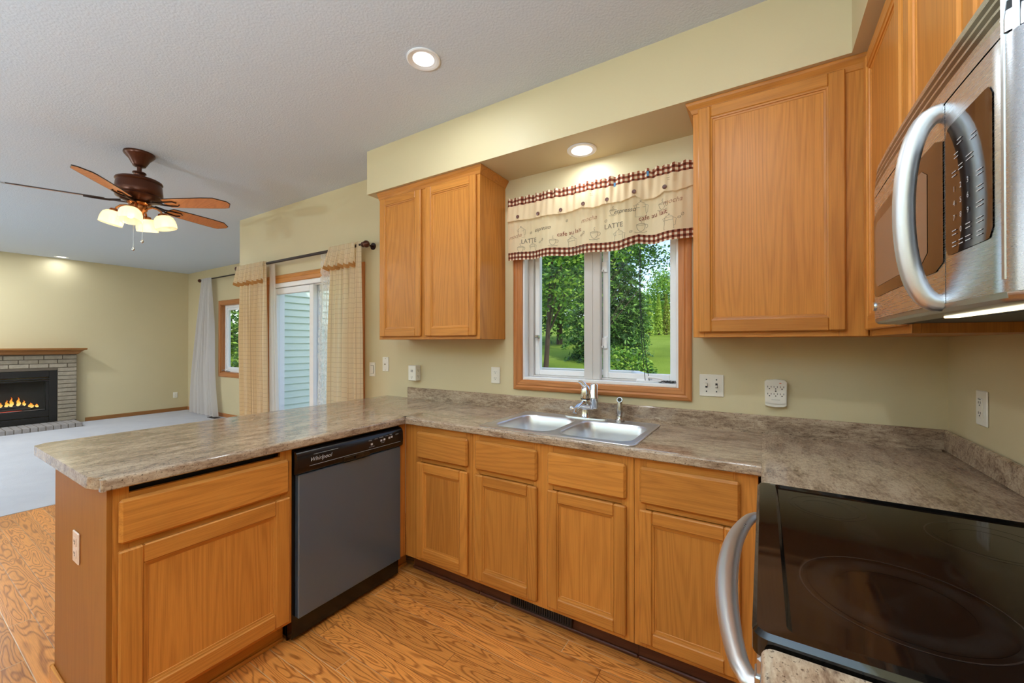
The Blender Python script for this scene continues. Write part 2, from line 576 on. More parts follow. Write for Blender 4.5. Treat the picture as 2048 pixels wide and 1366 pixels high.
def check_uv(t, size):
    sep = t.n('ShaderNodeSeparateXYZ'); t.l(t.coords('UV'), sep.inputs[0])
    a = t.math('LESS_THAN', t.math('FRACT', t.math('DIVIDE', sep.outputs[0], size)), .5)
    b = t.math('LESS_THAN', t.math('FRACT', t.math('DIVIDE', sep.outputs[1], size)), .5)
    return a, b
def gingham(t):
    a, b = check_uv(t, .026)
    f = t.math('MULTIPLY', t.math('ADD', a, b), .5)
    return t.ramp(f, [(0.0, lin(238, 222, 196)), (.5, lin(158, 98, 76)), (1.0, lin(92, 46, 36))])
def windowpane(t):
    sep = t.n('ShaderNodeSeparateXYZ'); t.l(t.coords('UV'), sep.inputs[0])
    lo = []
    for k, per in ((0, .042), (1, .042)):
        fr = t.math('FRACT', t.math('DIVIDE', sep.outputs[k], per))
        lo.append(t.math('LESS_THAN', fr, .09))
    f = t.math('MAXIMUM', lo[0], lo[1])
    return t.mix(t.math('MULTIPLY', f, .42), lin(244, 226, 194), lin(180, 150, 116))
M['gingham'] = cloth('brown_gingham', gingham, .3)
M['cream_cloth'] = cloth('cream_cotton', lambda t: lin(238, 216, 180), .35)
M['check_cloth'] = cloth('windowpane_check_cotton', windowpane, .5)
M['tan_trim'] = cloth('tan_hem', lambda t: lin(190, 138, 84), .3)
M['sheer'] = cloth('white_sheer', lambda t: lin(244, 240, 236), .55, .30)
M['sheer_grey'] = cloth('grey_white_sheer', lambda t: lin(232, 228, 228), .5, .12)
def lace_holes(t):
    uv = t.coords('UV')
    n = t.noise(uv, 34, 3, .7)
    h = t.math('GREATER_THAN', n, .5)
    sep = t.n('ShaderNodeSeparateXYZ'); t.l(uv, sep.inputs[0])
    band = t.math('LESS_THAN', t.math('ABSOLUTE', t.math('SUBTRACT', sep.outputs[0], .13)), .09)
    low = t.math('LESS_THAN', sep.outputs[1], 1.7)
    return t.math('MULTIPLY_ADD', t.math('MULTIPLY', t.math('MULTIPLY', h, band), low), .26, .24)
M['lace'] = cloth('white_lace', lambda t: lin(246, 242, 236), .5, lace_holes)
M['ink_brown'] = plain('brown_print_ink', (124, 44, 30), .8)
M['ink_grey'] = plain('grey_print_ink', (112, 98, 84), .8)
M['ink_tan'] = plain('tan_print_ink', (176, 130, 100), .8)
M['ink_blue'] = plain('blue_tag_cloth', (70, 120, 160), .7)
M['button'] = plain('brown_button', (96, 56, 44), .35)

def brick_mat(name, rgb):
    t = NT(name)
    co = t.coords()
    n = t.noise(co, 14, 4, .7); n2 = t.noise(co, 90, 3, .7)
    c = t.mix(n, lin(*[x * .72 for x in rgb]), lin(*[min(255, x * 1.16) for x in rgb]))
    return t.done(t.bsdf(c, .9, 0, .2, t.bump(n2, .4, .003)))
M['brick'] = brick_mat('whitewashed_brick', (158, 146, 128))
M['brick_hearth'] = brick_mat('whitewashed_hearth_brick', (160, 152, 148))
M['log'] = brick_mat('charred_log', (70, 62, 58))
M['fire_brick'] = plain('dark_firebox', (40, 36, 33), .9)
def flame():
    t = NT('flame')
    sep = t.n('ShaderNodeSeparateXYZ'); t.l(t.coords('Generated'), sep.inputs[0])
    c = t.ramp(sep.outputs[2], [(0.0, lin(255, 226, 150)), (.45, lin(255, 180, 70)), (1.0, lin(236, 84, 20))])
    e = t.n('ShaderNodeEmission'); t.l(c, e.inputs[0]); e.inputs[1].default_value = 1.5
    tr = t.n('ShaderNodeBsdfTransparent')
    m = t.n('ShaderNodeMixShader'); m.inputs[0].default_value = .35
    t.l(e.outputs[0], m.inputs[1]); t.l(tr.outputs[0], m.inputs[2])
    return t.done(m)
M['flame'] = flame()
M['ember'] = emit('glowing_embers', (235, 70, 40), .9)

def siding():
    t = NT('pale_green_siding')
    co = t.coords()
    n = t.noise(t.vmath('MULTIPLY', co, (1, .1, 1)), 60, 2, .6)
    c = t.mix(n, lin(206, 220, 210), lin(220, 232, 222))
    return t.done(t.bsdf(c, .6, 0, .3))
M['siding'] = siding()

def grass():
    t = NT('lawn_grass')
    co = t.coords()
    n = t.noise(co, .35, 3, .6); n2 = t.noise(co, 22, 4, .75)
    f = t.math('ADD', t.math('MULTIPLY', n, .6), t.math('MULTIPLY', n2, .5))
    c = t.ramp(f, [(.3, lin(88, 112, 34)), (.55, lin(122, 146, 50)), (.8, lin(154, 172, 78))])
    return t.done(t.bsdf(c, .9, 0, .1, t.bump(n2, .8, .05)))
M['grass'] = grass()

def leaf(name, a, b, tr=.35):
    t = NT(name)
    co = t.coords()
    n = t.noise(co, 2.3, 3, .6)
    c = t.mix(n, lin(*a), lin(*b))
    d = t.bsdf(c, .5, 0, .3)
    tl = t.n('ShaderNodeBsdfTranslucent'); t.l(c, tl.inputs[0])
    m = t.n('ShaderNodeMixShader'); m.inputs[0].default_value = tr
    t.l(d.outputs[0], m.inputs[1]); t.l(tl.outputs[0], m.inputs[2])
    return t.done(m)
M['leaf_light'] = leaf('leaf_yellow_green', (140, 178, 60), (176, 206, 92))
M['leaf_mid'] = leaf('leaf_mid_green', (84, 130, 48), (116, 160, 66))
M['leaf_dark'] = leaf('leaf_dark_green', (48, 82, 40), (74, 112, 54))
M['needle'] = leaf('spruce_needles', (44, 76, 44), (84, 122, 66), .2)
M['needle_tip'] = leaf('spruce_needle_tips', (104, 146, 70), (134, 176, 84), .25)
M['arbor'] = leaf('arborvitae_fronds', (146, 178, 66), (184, 208, 92), .25)
M['arbor_brown'] = leaf('arborvitae_brown_fronds', (150, 132, 64), (128, 150, 60), .25)
M['bark'] = plain('grey_brown_bark', (72, 58, 46), .9)

# ================================================================== the room shell
ZC = 2.742         # ceiling
ZS = 2.426         # underside of the soffit
XJ = -5.70         # where the kitchen's sink wall ends
XL = -10.49        # fireplace wall
YL = 1.21          # living room window wall
YF = -5.2          # wall behind the camera

def struct(o): o['kind'] = 'structure'; return o

m = MB(); m.box(-5.63, 0.0, YF, 0.0, -0.12, 0.0)
struct(m.build('floor', M['floor']))
m = MB(); m.box(XL, -5.63, YF, YL, -0.12, 0.004)
struct(m.build('floor_carpet', M['carpet']))
m = MB(); m.prism([(XL - .14, YF - .14), (.14, YF - .14), (.14, .14), (-5.5, .14), (-5.5, YL + .2), (XL - .14, YL + .2)], lambda a, b, d: (a, b, d), ZC, ZC + .16)
struct(m.build('ceiling', M['ceiling']))

def wall_with_holes(mb, along, a0, a1, z0, z1, b0, b1, holes):
    """wall running along x or y with rectangular holes (a0,a1,z0,z1)"""
    put = (lambda p, q, r, s_: mb.box(p, q, b0, b1, r, s_)) if along == 'x' else (lambda p, q, r, s_: mb.box(b0, b1, p, q, r, s_))
    cur = a0
    for (h0, h1, k0, k1) in sorted(holes):
        put(cur, h0, z0, z1)
        if k0 > z0: put(h0, h1, z0, k0)
        if k1 < z1: put(h0, h1, k1, z1)
        cur = h1
    put(cur, a1, z0, z1)

WX0, WX1, WZ0, WZ1 = -1.956, -1.003, 1.105, 2.15       # kitchen window opening
DX0, DX1, DZ1 = -5.06, -3.60, 1.962                    # sliding door opening
m = MB(); wall_with_holes(m, 'x', XJ, 0.14, 0, ZC, 0.0, 0.14, [(WX0, WX1, WZ0, WZ1), (DX0, DX1, 0, DZ1)])
struct(m.build('wall_back', M['paint']))
m = MB(); m.box(0, .14, YF, 0, 0, ZC)
struct(m.build('wall_right', M['paint']))
LX0, LX1, LZ0, LZ1 = -9.08, -7.20, .80, 2.05           # living room window opening
m = MB(); wall_with_holes(m, 'x', XL - .14, -5.56, 0, ZC, YL, YL + .14, [(LX0, LX1, LZ0, LZ1)])
struct(m.build('wall_living', M['paint']))
m = MB(); m.box(XJ, -5.56, .14, YL, 0, ZC)
struct(m.build('wall_jog', M['paint']))
m = MB(); m.box(XL - .14, XL, YF, YL, 0, ZC)
struct(m.build('wall_left', M['paint']))
m = MB(); m.box(XL - .14, .14, YF - .14, YF, 0, ZC)
struct(m.build('wall_front', M['paint']))

# soffit over the wall cabinets: an L of boxed drywall
m = MB()
out = [(-3.081, 0), (-3.081, -.332), (-.340, -.332), (-.340, -3.4), (0, -3.4), (0, 0)]
m.prism(out, lambda a, b, d: (a, b, d), ZS, ZC)
struct(m.build('ceiling_soffit', M['paint']))

# baseboards
m = MB(); m.box(XL, XL + .014, -.25, YL, 0.004, .07, .003); struct(m.build('baseboard_left', M['oak_brown_y']))
m = MB(); m.box(XL + .014, XJ, YL - .014, YL, 0.004, .07, .003); struct(m.build('baseboard_living', M['oak_red_x']))
m = MB(); m.box(XJ - .014, XJ, 0.0, YL - .014, 0.004, .07, .003); struct(m.build('baseboard_jog', M['oak_y']))

# lap siding on the outside of the living room's side wall
m = MB()
z = -.4
while z < 2.9:
    A = [m.V((-5.56, .14, z)), m.V((-5.535, .14, z)), m.V((-5.556, .14, z + .083)), m.V((-5.56, .14, z + .083))]
    B = [m.V((-5.56, YL + .14, z)), m.V((-5.535, YL + .14, z)), m.V((-5.556, YL + .14, z + .083)), m.V((-5.56, YL + .14, z + .083))]
    m.F(A[::-1]); m.F(B)
    for j in range(4): m.F([A[j], A[(j + 1) % 4], B[(j + 1) % 4], B[j]])
    z += .083
m.box(-5.56, -5.525, YL + .06, YL + .15, -.4, 2.9, .004)
struct(m.build('wall_siding', M['siding']))

# ================================================================== kitchen window
w1 = thing('window_1', (-1.48, 0, WZ0), 'white casement window with oak casing above the steel sink', 'window', kind='structure')
m = MB()
def casing(mb, x0, x1, z0, z1, w, y0, y1, mv=0, mh=1, bottom=True):
    """picture-frame casing whose inner edge is the given rectangle, mitred, with two ridges"""
    prof = [(0, y1), (0, y0 + .006), (.006, y0 + .002), (w * .45, y0), (w * .55, y0 + .003), (w * .7, y0 - .002), (w - .006, y0 + .001), (w, y0 + .005), (w, y1)]
    cs = [(x0, z0, -1, -1), (x0, z1, -1, 1), (x1, z1, 1, 1), (x1, z0, 1, -1)]
    rows = [[mb.V((cx + sx * p, y, cz + sz * p)) for p, y in prof] for cx, cz, sx, sz in cs]
    for k in range(4 if bottom else 3):
        A, B = rows[k], rows[(k + 1) % 4]
        for j in range(len(prof) - 1):
            mb.F([A[j], A[j + 1], B[j + 1], B[j]], mv if k % 2 == 0 else mh)
casing(m, WX0, WX1, WZ0, WZ1, .065, -.018, 0.0)
m.build('casing', [M['oak_red_z'], M['oak_red_x']], w1, 'oak casing')
m = MB()   # jamb liner, white on the left, oak on the right
m.box(WX0, WX0 + .012, 0, .12, WZ0, WZ1, 0, 0)
m.box(WX1 - .012, WX1, 0, .12, WZ0, WZ1, 0, 0)
m.box(WX0 + .012, WX1 - .012, 0, .12, WZ1 - .012, WZ1, 0, 0)
m.box(WX0 + .012, WX1 - .012, -.004, .12, WZ0, WZ0 + .018, .002, 0)
m.build('jamb', M['vinyl'], w1)
m = MB()
fz0, fz1 = WZ0 + .018, WZ1 - .012
m.box(WX0 + .012, WX0 + .047, .055, .13, fz0, fz1, .003)
m.box(WX1 - .022, WX1 - .012, .055, .13, fz0, fz1, .003)
m.box(WX0 + .047, WX1 - .022, .055, .13, fz0, fz0 + .010, .003)
m.box(WX0 + .047, WX1 - .022, .055, .13, fz1 - .028, fz1, .003)
m.box(-1.548, -1.445, .036, .074, fz0, fz1, .004)
m.box(-1.497, -1.491, .033, .04, fz0, fz1, .002)
m.build('frame', M['vinyl_taupe'], w1)
def sash(x0, x1, side):
    s_ = MB()
    z0, z1, wd = fz0 + .010, fz1 - .03, .035
    s_.box(x0, x0 + wd, .075, .115, z0, z1, .004); s_.box(x1 - wd, x1, .075, .115, z0, z1, .004)
    s_.box(x0 + wd, x1 - wd, .075, .115, z0, z0 + wd, .004); s_.box(x0 + wd, x1 - wd, .075, .115, z1 - wd, z1, .004)
    so = s_.build('sash', M['vinyl'], w1)
    g = MB(); g.box(x0 + wd - .004, x1 - wd + .004, .094, .098, z0 + wd - .004, z1 - wd + .004)
    g.build('pane', M['glass'], so)
    return so
sl = sash(WX0 + .048, -1.510, -1)
sr = sash(-1.4445, WX1 - .022, 1)
for zz in (1.80, 1.345):
    h = MB()
    h.box(-1.432, -1.412, .060, .076, zz - .035, zz + .035, .003)
    h.box(-1.442, -1.430, .058, .070, zz - .022, zz + .03, .003)
    h.box(-1.444, -1.436, .052, .060, zz - .032, zz - .018, .002)
    h.build('hinge', M['white_metal'], w1)
m = MB()
m.box(-1.895, -1.868, .045, .076, 1.375, 1.395, .004); m.tube([(-1.885, .05, 1.382), (-1.862, .038, 1.378)], .006, 8)
m.build('lock', M['nickel'], w1)
m = MB()
m.box(-1.235, -1.09, .025, .055, WZ0 + .018, WZ0 + .036, .006)
m.tube([(-1.15, .03, WZ0 + .04), (-1.16, .012, WZ0 + .05), (-1.11, .005, WZ0 + .045), (-1.085, .008, WZ0 + .04)], .006, 8)
m.build('crank_handle', M['vinyl'], w1)

# blind cords hanging in front of the window
m = MB()
top = Vector((-1.209, -.012, 2.10))
for dx, k in ((0.0, 0), (.006, 1)):
    pts = []
    for q in range(15):
        s_ = q / 14
        pts.append((top.x + dx + .004 * math.sin(s_ * 5 + k) + (.035 + .012 * k) * max(0, s_ - .45) ** 1.3 * 2.0, -.012 + .006 * k + .03 * s_ * s_, 2.10 - s_ * .965))
    m.tube(pts, .0018, 6)
coil = []
for q in range(60):
    a = q * .55
    coil.append((-1.075 + .045 * math.cos(a) * (.5 + .5 * math.sin(q * .13)) + q * .0006, .028 + .014 * math.sin(a), WZ0 + .022 + .01 * (1 + math.sin(q * 1.7)) * .5))
m.tube(coil, .0018, 5)
o = m.build('blind_cord', M['cord_black'], None, loc=(-1.15, -.01, WZ0 + .02))
setp(o, 'thin black pull cords hanging down the window pane and coiled on the sill', 'cord')

# ================================================================== cabinets
def fr_sink(y):   return lambda u, d, z: (u, y - d, z)          # faces -y
def fr_pen(x):    return lambda u, d, z: (x + d, u, z)          # faces +x
def fr_right(x):  return lambda u, d, z: (x - d, u, z)          # faces -x

def fbox(mb, fr, u0, u1, d0, d1, z0, z1, b=0, mi=0):
    mb.box(u0, u1, d0, d1, z0, z1, b, mi, fr=fr)

def door(parent, fr, u0, u1, z0, z1, along, stile=.052, th=.020, name='door'):
    """oak frame-and-panel door; along = grain axis of the rails"""
    mats = [M['oak_z'], M['oak_' + along]]
    mb = MB()
    fbox(mb, fr, u0, u0 + stile, 0, th, z0, z1, .005, 0)
    fbox(mb, fr, u1 - stile, u1, 0, th, z0, z1, .005, 0)
    fbox(mb, fr, u0 + stile, u1 - stile, 0, th - .0006, z0, z0 + stile, .004, 1)
    fbox(mb, fr, u0 + stile, u1 - stile, 0, th - .0006, z1 - stile, z1, .004, 1)
    # stepped moulding round the panel
    steps = [(0, th - .004), (.006, th - .006), (.007, th - .010), (.014, th - .011), (.017, .006)]
    cs = [(u0 + stile, z0 + stile, 1, 1), (u0 + stile, z1 - stile, 1, -1), (u1 - stile, z1 - stile, -1, -1), (u1 - stile, z0 + stile, -1, 1)]
    rows = [[mb.V(fr(cu + su * p, d, cz + sz * p)) for p, d in steps] for cu, cz, su, sz in cs]
    for k in range(4):
        A, B = rows[k], rows[(k + 1) % 4]
        for j in range(len(steps) - 1):
            mb.F([A[j], A[j + 1], B[j + 1], B[j]], 0 if k % 2 == 0 else 1)
    do = mb.build(name, mats, parent)
    pb = MB(); q = stile + .010
    fbox(pb, fr, u0 + q, u1 - q, .001, .0075, z0 + q, z1 - q)
    pb.build('panel', M['oak_z'], do)
    return do

def drawer(parent, fr, u0, u1, z0, z1, along, th=.020):
    mb = MB(); fbox(mb, fr, u0, u1, 0, th, z0, z1, .009)
    return mb.build('drawer', M['oak_' + along], parent)

# ---- wall cabinet left of the window
ub = -.285           # face frame plane of the wall cabinets
c = thing('wall_cabinet', (-2.55, -.14, 1.368), 'oak wall cabinet with two uneven doors between the sliding door and the window', 'cabinet', 'oak wall cabinets')
m = MB()
m.box(-3.0, -2.093, ub + .019, 0, 1.368, ZS - .002, 0, 0)
m.build('body', M['oak_z'], c)
m = MB()
f = fr_sink(ub + .019)
fbox(m, f, -3.0, -2.955, 0, .019, 1.368, ZS - .04, .001, 0)
fbox(m, f, -2.6, -2.51, 0, .019, 1.368, ZS - .04, .001, 0)
fbox(m, f, -2.138, -2.093, 0, .019, 1.368, ZS - .04, .001, 0)
fbox(m, f, -2.955, -2.138, 0, .018, 1.368, 1.408, .001, 1)
fbox(m, f, -2.955, -2.138, 0, .018, ZS - .09, ZS - .04, .001, 1)
m.build('face_frame', [M['oak_z'], M['oak_x']], c)
f = fr_sink(ub)
door(c, f, -2.978, -2.576, 1.388, 2.378, 'x')
door(c, f, -2.534, -2.115, 1.388, 2.378, 'x')
def crown(parent, path, along):
    """small crown under the soffit: path of (x, y, nx, ny) corners, outward normals mitred"""
    prof = [(0, ZS - .048), (.004, ZS - .046), (.012, ZS - .030), (.024, ZS - .014), (.028, ZS - .006), (.028, ZS - .001), (0, ZS - .001)]
    mb = MB()
    rows = [[mb.V((x + nx * p, y + ny * p, z)) for p, z in prof] for x, y, nx, ny in path]
    for A, B in zip(rows, rows[1:]):
        for j in range(len(prof) - 1): mb.F([A[j], A[j + 1], B[j + 1], B[j]])
    mb.F(rows[0]); mb.F(rows[-1][::-1])
    return mb.build('crown_moulding', M['oak_' + along], parent)
crown(c, [(-3.0, ub, 0, -1), (-2.093, ub, 1, -1), (-2.093, 0, 1, 0)], 'x')

# ---- wall cabinet right of the window, in the corner
c = thing('wall_cabinet', (-.45, -.14, 1.368), 'large single-door oak wall cabinet beside the valanced window', 'cabinet', 'oak wall cabinets')
m = MB(); m.box(-.893, 0, ub + .019, 0, 1.368, ZS - .002); m.build('body', M['oak_z'], c)
m = MB(); f = fr_sink(ub + .019)
fbox(m, f, -.893, -.848, 0, .019, 1.368, ZS - .04, .001, 0)
fbox(m, f, -.375, -.288, 0, .019, 1.368, ZS - .04, .001, 0)
fbox(m, f, -.848, -.375, 0, .018, 1.368, 1.408, .001, 1)
fbox(m, f, -.848, -.375, 0, .018, ZS - .09, ZS - .04, .001, 1)
m.build('face_frame', [M['oak_z'], M['oak_x']], c)
door(c, fr_sink(ub), -.871, -.355, 1.390, 2.392, 'x')
crown(c, [(-.893, 0, -1, 0), (-.893, ub, -1, -1), (-.285, ub, 0, -1)], 'x')

# ---- wall cabinet on the right wall, next to the corner
c = thing('wall_cabinet', (-.14, -.54, 1.368), 'narrow oak wall cabinet in the corner, partly behind the microwave', 'cabinet', 'oak wall cabinets')
m = MB(); m.box(-.285 + .019, 0, -.787, -.288, 1.368, ZS - .002); m.build('body', M['oak_z'], c)
m = MB(); f = fr_right(-.285 + .019)
fbox(m, f, -.318, -.288, 0, .019, 1.368, ZS - .002, .001, 0)
fbox(m, f, -.787, -.750, 0, .019, 1.368, ZS - .002, .001, 0)
fbox(m, f, -.750, -.318, 0, .018, 1.368, 1.408, .001, 1)
fbox(m, f, -.750, -.318, 0, .018, ZS - .05, ZS - .002, .001, 1)
m.build('face_frame', [M['oak_z'], M['oak_y']], c)
door(c, fr_right(-.285), -.772, -.306, 1.390, 2.392, 'y')

# ---- cabinet above the microwave
c = thing('wall_cabinet', (-.14, -1.17, 1.832), 'two-door oak wall cabinet above the stainless microwave', 'cabinet', 'oak wall cabinets')
m = MB(); m.box(-.285 + .019, 0, -1.56, -.790, 1.832, ZS - .002); m.build('body', M['oak_z'], c)
m = MB(); f = fr_right(-.285 + .019)
fbox(m, f, -.83, -.790, 0, .019, 1.832, ZS - .002, .001, 0)
fbox(m, f, -1.2, -1.15, 0, .019, 1.832, ZS - .002, .001, 0)
fbox(m, f, -1.56, -1.52, 0, .019, 1.832, ZS - .002, .001, 0)
fbox(m, f, -1.52, -.83, 0, .018, 1.832, 1.862, .001, 1)
fbox(m, f, -1.52, -.83, 0, .018, ZS - .05, ZS - .002, .001, 1)
m.build('face_frame', [M['oak_z'], M['oak_y']], c)
door(c, fr_right(-.285), -1.165, -.808, 1.850, 2.392, 'y')
door(c, fr_right(-.285), -1.545, -1.185, 1.850, 2.392, 'y')

# ---- base cabinets along the sink wall
YB = -.594           # face frame plane
def toe_kick(mb, fr, u0, u1, d=-.07, h=.105, mi=0):
    fbox(mb, fr, u0, u1, d - .012, d, 0, h, 0, mi)
    fbox(mb, fr, u0, u1, d, d + .012, 0, .016, .004, mi)

def base_sink(x0, x1, label, opens, stiles, grp='oak base cabinets under the sink counter', vent=False, bodyx0=None):
    c = thing('base_cabinet', ((x0 + x1) / 2, -.3, 0), label, 'cabinet', grp)
    mb = MB()
    bx0 = x0 if bodyx0 is None else bodyx0
    mb.box(bx0, bx0 + .018, YB + .019, -.02, .105, .70); mb.box(x1 - .018, x1, YB + .019, -.02, .105, .70)
    mb.box(bx0, x1, -.032, -.02, .105, .70); mb.box(bx0 + .018, x1 - .018, YB + .019, -.032, .105, .123)
    mb.box(bx0, bx0 + .018, YB + .019, YB + .06, .70, .874); mb.box(x1 - .018, x1, YB + .019, YB + .06, .70, .874)
    mb.build('body', M['oak_z'], c)
    mb = MB(); f = fr_sink(YB + .019)
    for a, b in stiles: fbox(mb, f, a, b, 0, .019, .105, .874, .001, 0)
    for (a, _), (_, _b) in zip(stiles, stiles[1:]): pass
    for (_, b), (a, _2) in zip(stiles, stiles[1:]):
        fbox(mb, f, b, a, 0, .018, .105, .15, .001, 1)
        fbox(mb, f, b, a, 0, .018, .668, .70, .001, 1)
        fbox(mb, f, b, a, 0, .018, .83, .874, .001, 1)
        fbox(mb, f, b, a, .0, .004, .15, .83, 0, 0)
    mb.build('face_frame', [M['oak_z'], M['oak_x']], c)
    f = fr_sink(YB)
    for u0, u1 in opens:
        drawer(c, f, u0, u1, .692, .840, 'x')
        door(c, f, u0, u1, .130, .667, 'x')
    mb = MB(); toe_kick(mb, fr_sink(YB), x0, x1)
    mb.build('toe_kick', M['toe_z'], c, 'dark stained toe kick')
    return c
base_sink(-2.404, -1.912, 'narrow oak base cabinet in the inner corner beside the dishwasher', [(-2.300, -1.937)], [(-2.404, -2.278), (-1.958, -1.912)], bodyx0=-2.40)
base_sink(-1.910, -1.079, 'two-door oak base cabinet under the double sink', [(-1.888, -1.526), (-1.472, -1.108)], [(-1.910, -1.866), (-1.55, -1.448), (-1.130, -1.079)])
base_sink(-1.077, -.640, 'oak base cabinet with one door and drawer beside the range', [(-1.054, -.695)], [(-1.077, -1.030), (-.718, -.640)])
m = MB()
m.box(-1.714, -1.377, YB + .052, YB + .0575, .022, .092, .002)
for k in range(26):
    x = -1.702 + k * .0122
    m.box(x, x + .005, YB + .048, YB + .053, .032, .083)
o = m.build('vent_grille', M['black_plastic'], None, loc=(-1.545, YB + .055, .057)); setp(o, 'black slotted air register in the toe kick below the sink', 'vent')

# ---- peninsula cabinet
XP = -2.404
c = thing('base_cabinet', (-2.7, -1.57, 0), 'oak peninsula base cabinet with a wide drawer over one wide door', 'cabinet')
m = MB()
m.box(-3.045, -3.030, -1.863, -.02, .0, .874)
m.box(-3.030, XP - .019, -1.280, -1.265, .105, .874)
m.box(-3.030, XP - .019, -1.850, -1.280, .105, .12)
m.box(-3.030, -2.47, -1.850, -1.84, .0, .874)
m.build('body', M['oak_z'], c)
m = MB(); m.box(-3.045, XP - .0005, -1.864, -1.850, .0, .874, .001); m.build('end_panel', M['oak_end'], c, 'smooth darker veneer')
m = MB(); m.box(-3.047, -2.43, -1.876, -1.864, 0, .055, .004); m.box(-3.057, -3.045, -1.876, -.02, 0, .055, .004); m.build('base_moulding', M['oak_x'], c)
m = MB(); f = fr_pen(XP - .019)
fbox(m, f, -1.850, -1.810, 0, .019, .105, .874, .001, 0)
fbox(m, f, -1.318, -1.268, 0, .019, .105, .874, .001, 0)
fbox(m, f, -1.810, -1.318, 0, .018, .105, .15, .001, 1)
fbox(m, f, -1.810, -1.318, 0, .018, .66, .70, .001, 1)
fbox(m, f, -1.810, -1.318, 0, .018, .815, .848, .001, 1)
fbox(m, f, -1.810, -1.318, 0, .004, .15, .66, .0, 0)
m.build('face_frame', [M['oak_z'], M['oak_y']], c)
m = MB(); fbox(m, f, -1.810, -1.318, -.03, -.02, .70, .874); m.build('gap_shade', M['black_matt'], c, 'black sheet giving the shade in the gap above the drawer')  # black sheet puts the shade into the open gap under the counter
f = fr_pen(XP)
drawer(c, f, -1.838, -1.287, .688, .834, 'y')
door(c, f, -1.838, -1.283, .125, .668, 'y', stile=.062)
m = MB(); toe_kick(m, fr_pen(XP), -1.850, -1.268); m.build('toe_kick', M['oak_y'], c)

# ---- corner filler between dishwasher and sink run
c = thing('cabinet_filler', (-2.42, -.62, 0), 'narrow oak filler strip between dishwasher and corner cabinet', 'filler')
m = MB(); m.box(XP - .02, XP, -.640, -.5955, .105, .874, .001); m.build('strip', M['oak_z'], c)
m = MB(); toe_kick(m, fr_pen(XP), -.640, -.525); m.build('toe_kick', M['oak_y'], c)

# ---- base cabinet on the near side of the range
c = thing('base_cabinet', (-.3, -2.0, 0), 'oak base cabinet supporting the speckled counter on the near side of the range', 'cabinet')
m = MB(); m.box(-.594, -.02, -2.40, -1.610, .105, .874); m.build('body', M['oak_z'], c)
m = MB(); fbox(m, fr_right(-.594), -2.40, -1.610, 0, .019, .105, .874, .001); m.build('face_frame', M['oak_z'], c)

# ---- blind corner filler between the sink run and the range
c = thing('cabinet_filler', (-.6, -.72, 0), 'narrow oak filler panel in the corner between the drawer cabinet and the range', 'filler')
m = MB(); m.box(-.594, -.575, -.850, -.615, .105, .874, .001); m.box(-.575, -.02, -.850, -.832, .105, .874); m.build('strip', M['oak_z'], c)
m = MB(); toe_kick(m, fr_right(-.594), -.850, -.60); m.build('toe_kick', M['oak_y'], c)

# ================================================================== countertop
ZT = .914
c = thing('countertop', (-1.5, -.3, .876), 'speckled brown laminate countertop running from the peninsula round to the range', 'countertop')
def edge_prof(r=.010, t=.038, n=5):
    """bullnose profile from the top edge to the underside, as (inset, z)"""
    p = [(.03, ZT)]
    for k in range(n + 1):
        a = PI / 2 * k / n
        p.append((r - r * math.sin(a), ZT - r + r * math.cos(a)))
    p += [(0, ZT - t + .004), (.004, ZT - t), (.03, ZT - t)]
    return p
def front_edge(mb, path, mi=0):
    """path of (x, y, nx, ny): outward mitre vectors"""
    pr = edge_prof()
    rows = [[mb.V((x - nx * i, y - ny * i, z)) for i, z in pr] for x, y, nx, ny in path]
    for A, B in zip(rows, rows[1:]):
        for j in range(len(pr) - 1): mb.F([A[j], A[j + 1], B[j + 1], B[j]], mi, True)
YC, XC = -.624, -2.374
SX0, SX1, SY0, SY1 = -1.862, -1.088, -.588, -.098      # hole for the sink
m = MB()
def slab(mb, x0, x1, y0, y1):
    mb.box(x0, x1, y0, y1, ZT - .03, ZT, 0)
slab(m, XC, SX0, YC + .03, 0); slab(m, SX1, -.629, YC + .03, 0)
slab(m, SX0, SX1, SY1, 0)
slab(m, SX0, SX1, YC + .03, SY0)
front_edge(m, [(XC, YC, 0, -1), (-.6305, YC, 0, -1)])
m.build('sink_section', M['laminate_x'], c)
m = MB()
slab(m, -.629, 0, -.852, 0)
m.box(-.6305, -.60, -.852, YC - .0005, ZT - .038, ZT - .0001, .004)
m.build('corner_section', M['laminate_y'], c)
m = MB()   # peninsula with clipped corners
out = [(XC - .03, YC - .0), (XC - .03, -1.862), (-2.43, -1.885), (-2.47, -1.897), (-3.205, -1.897), (-3.242, -1.86), (-3.242, 0), (XC - .0005, 0), (XC - .0005, YC)]
m.prism(out, lambda a, b, d: (a, b, d), ZT - .038, ZT)
front_edge(m, [(XC, YC + .03, 1, 0), (XC, -1.872, 1, 0)])
m.prism([(XC - .03, -1.862), (XC - .03, -1.88), (XC - .022, -1.884), (XC - .004, -1.884), (XC - .0, -1.880), (XC - .0, -1.872), (XC - .03, -1.8715)], lambda a, b, d: (a, b, d), ZT - .038, ZT - .001)
m.build('peninsula_section', M['laminate_y'], c)
m = MB()
def splash(mb, x0, x1, y0, y1): mb.box(x0, x1, y0, y1, ZT, .998, .006)
splash(m, -2.998, 0, -.019, 0)
splash(m, -.019, 0, -.852, -.0195)
# cove where the counter turns up
for k in range(3):
    m.box(-2.99, -.025, -.019 - .008 + k * .0028, -.019, ZT, ZT + .002 + k * .0028)
m.build('backsplash', M['laminate_x'], c)

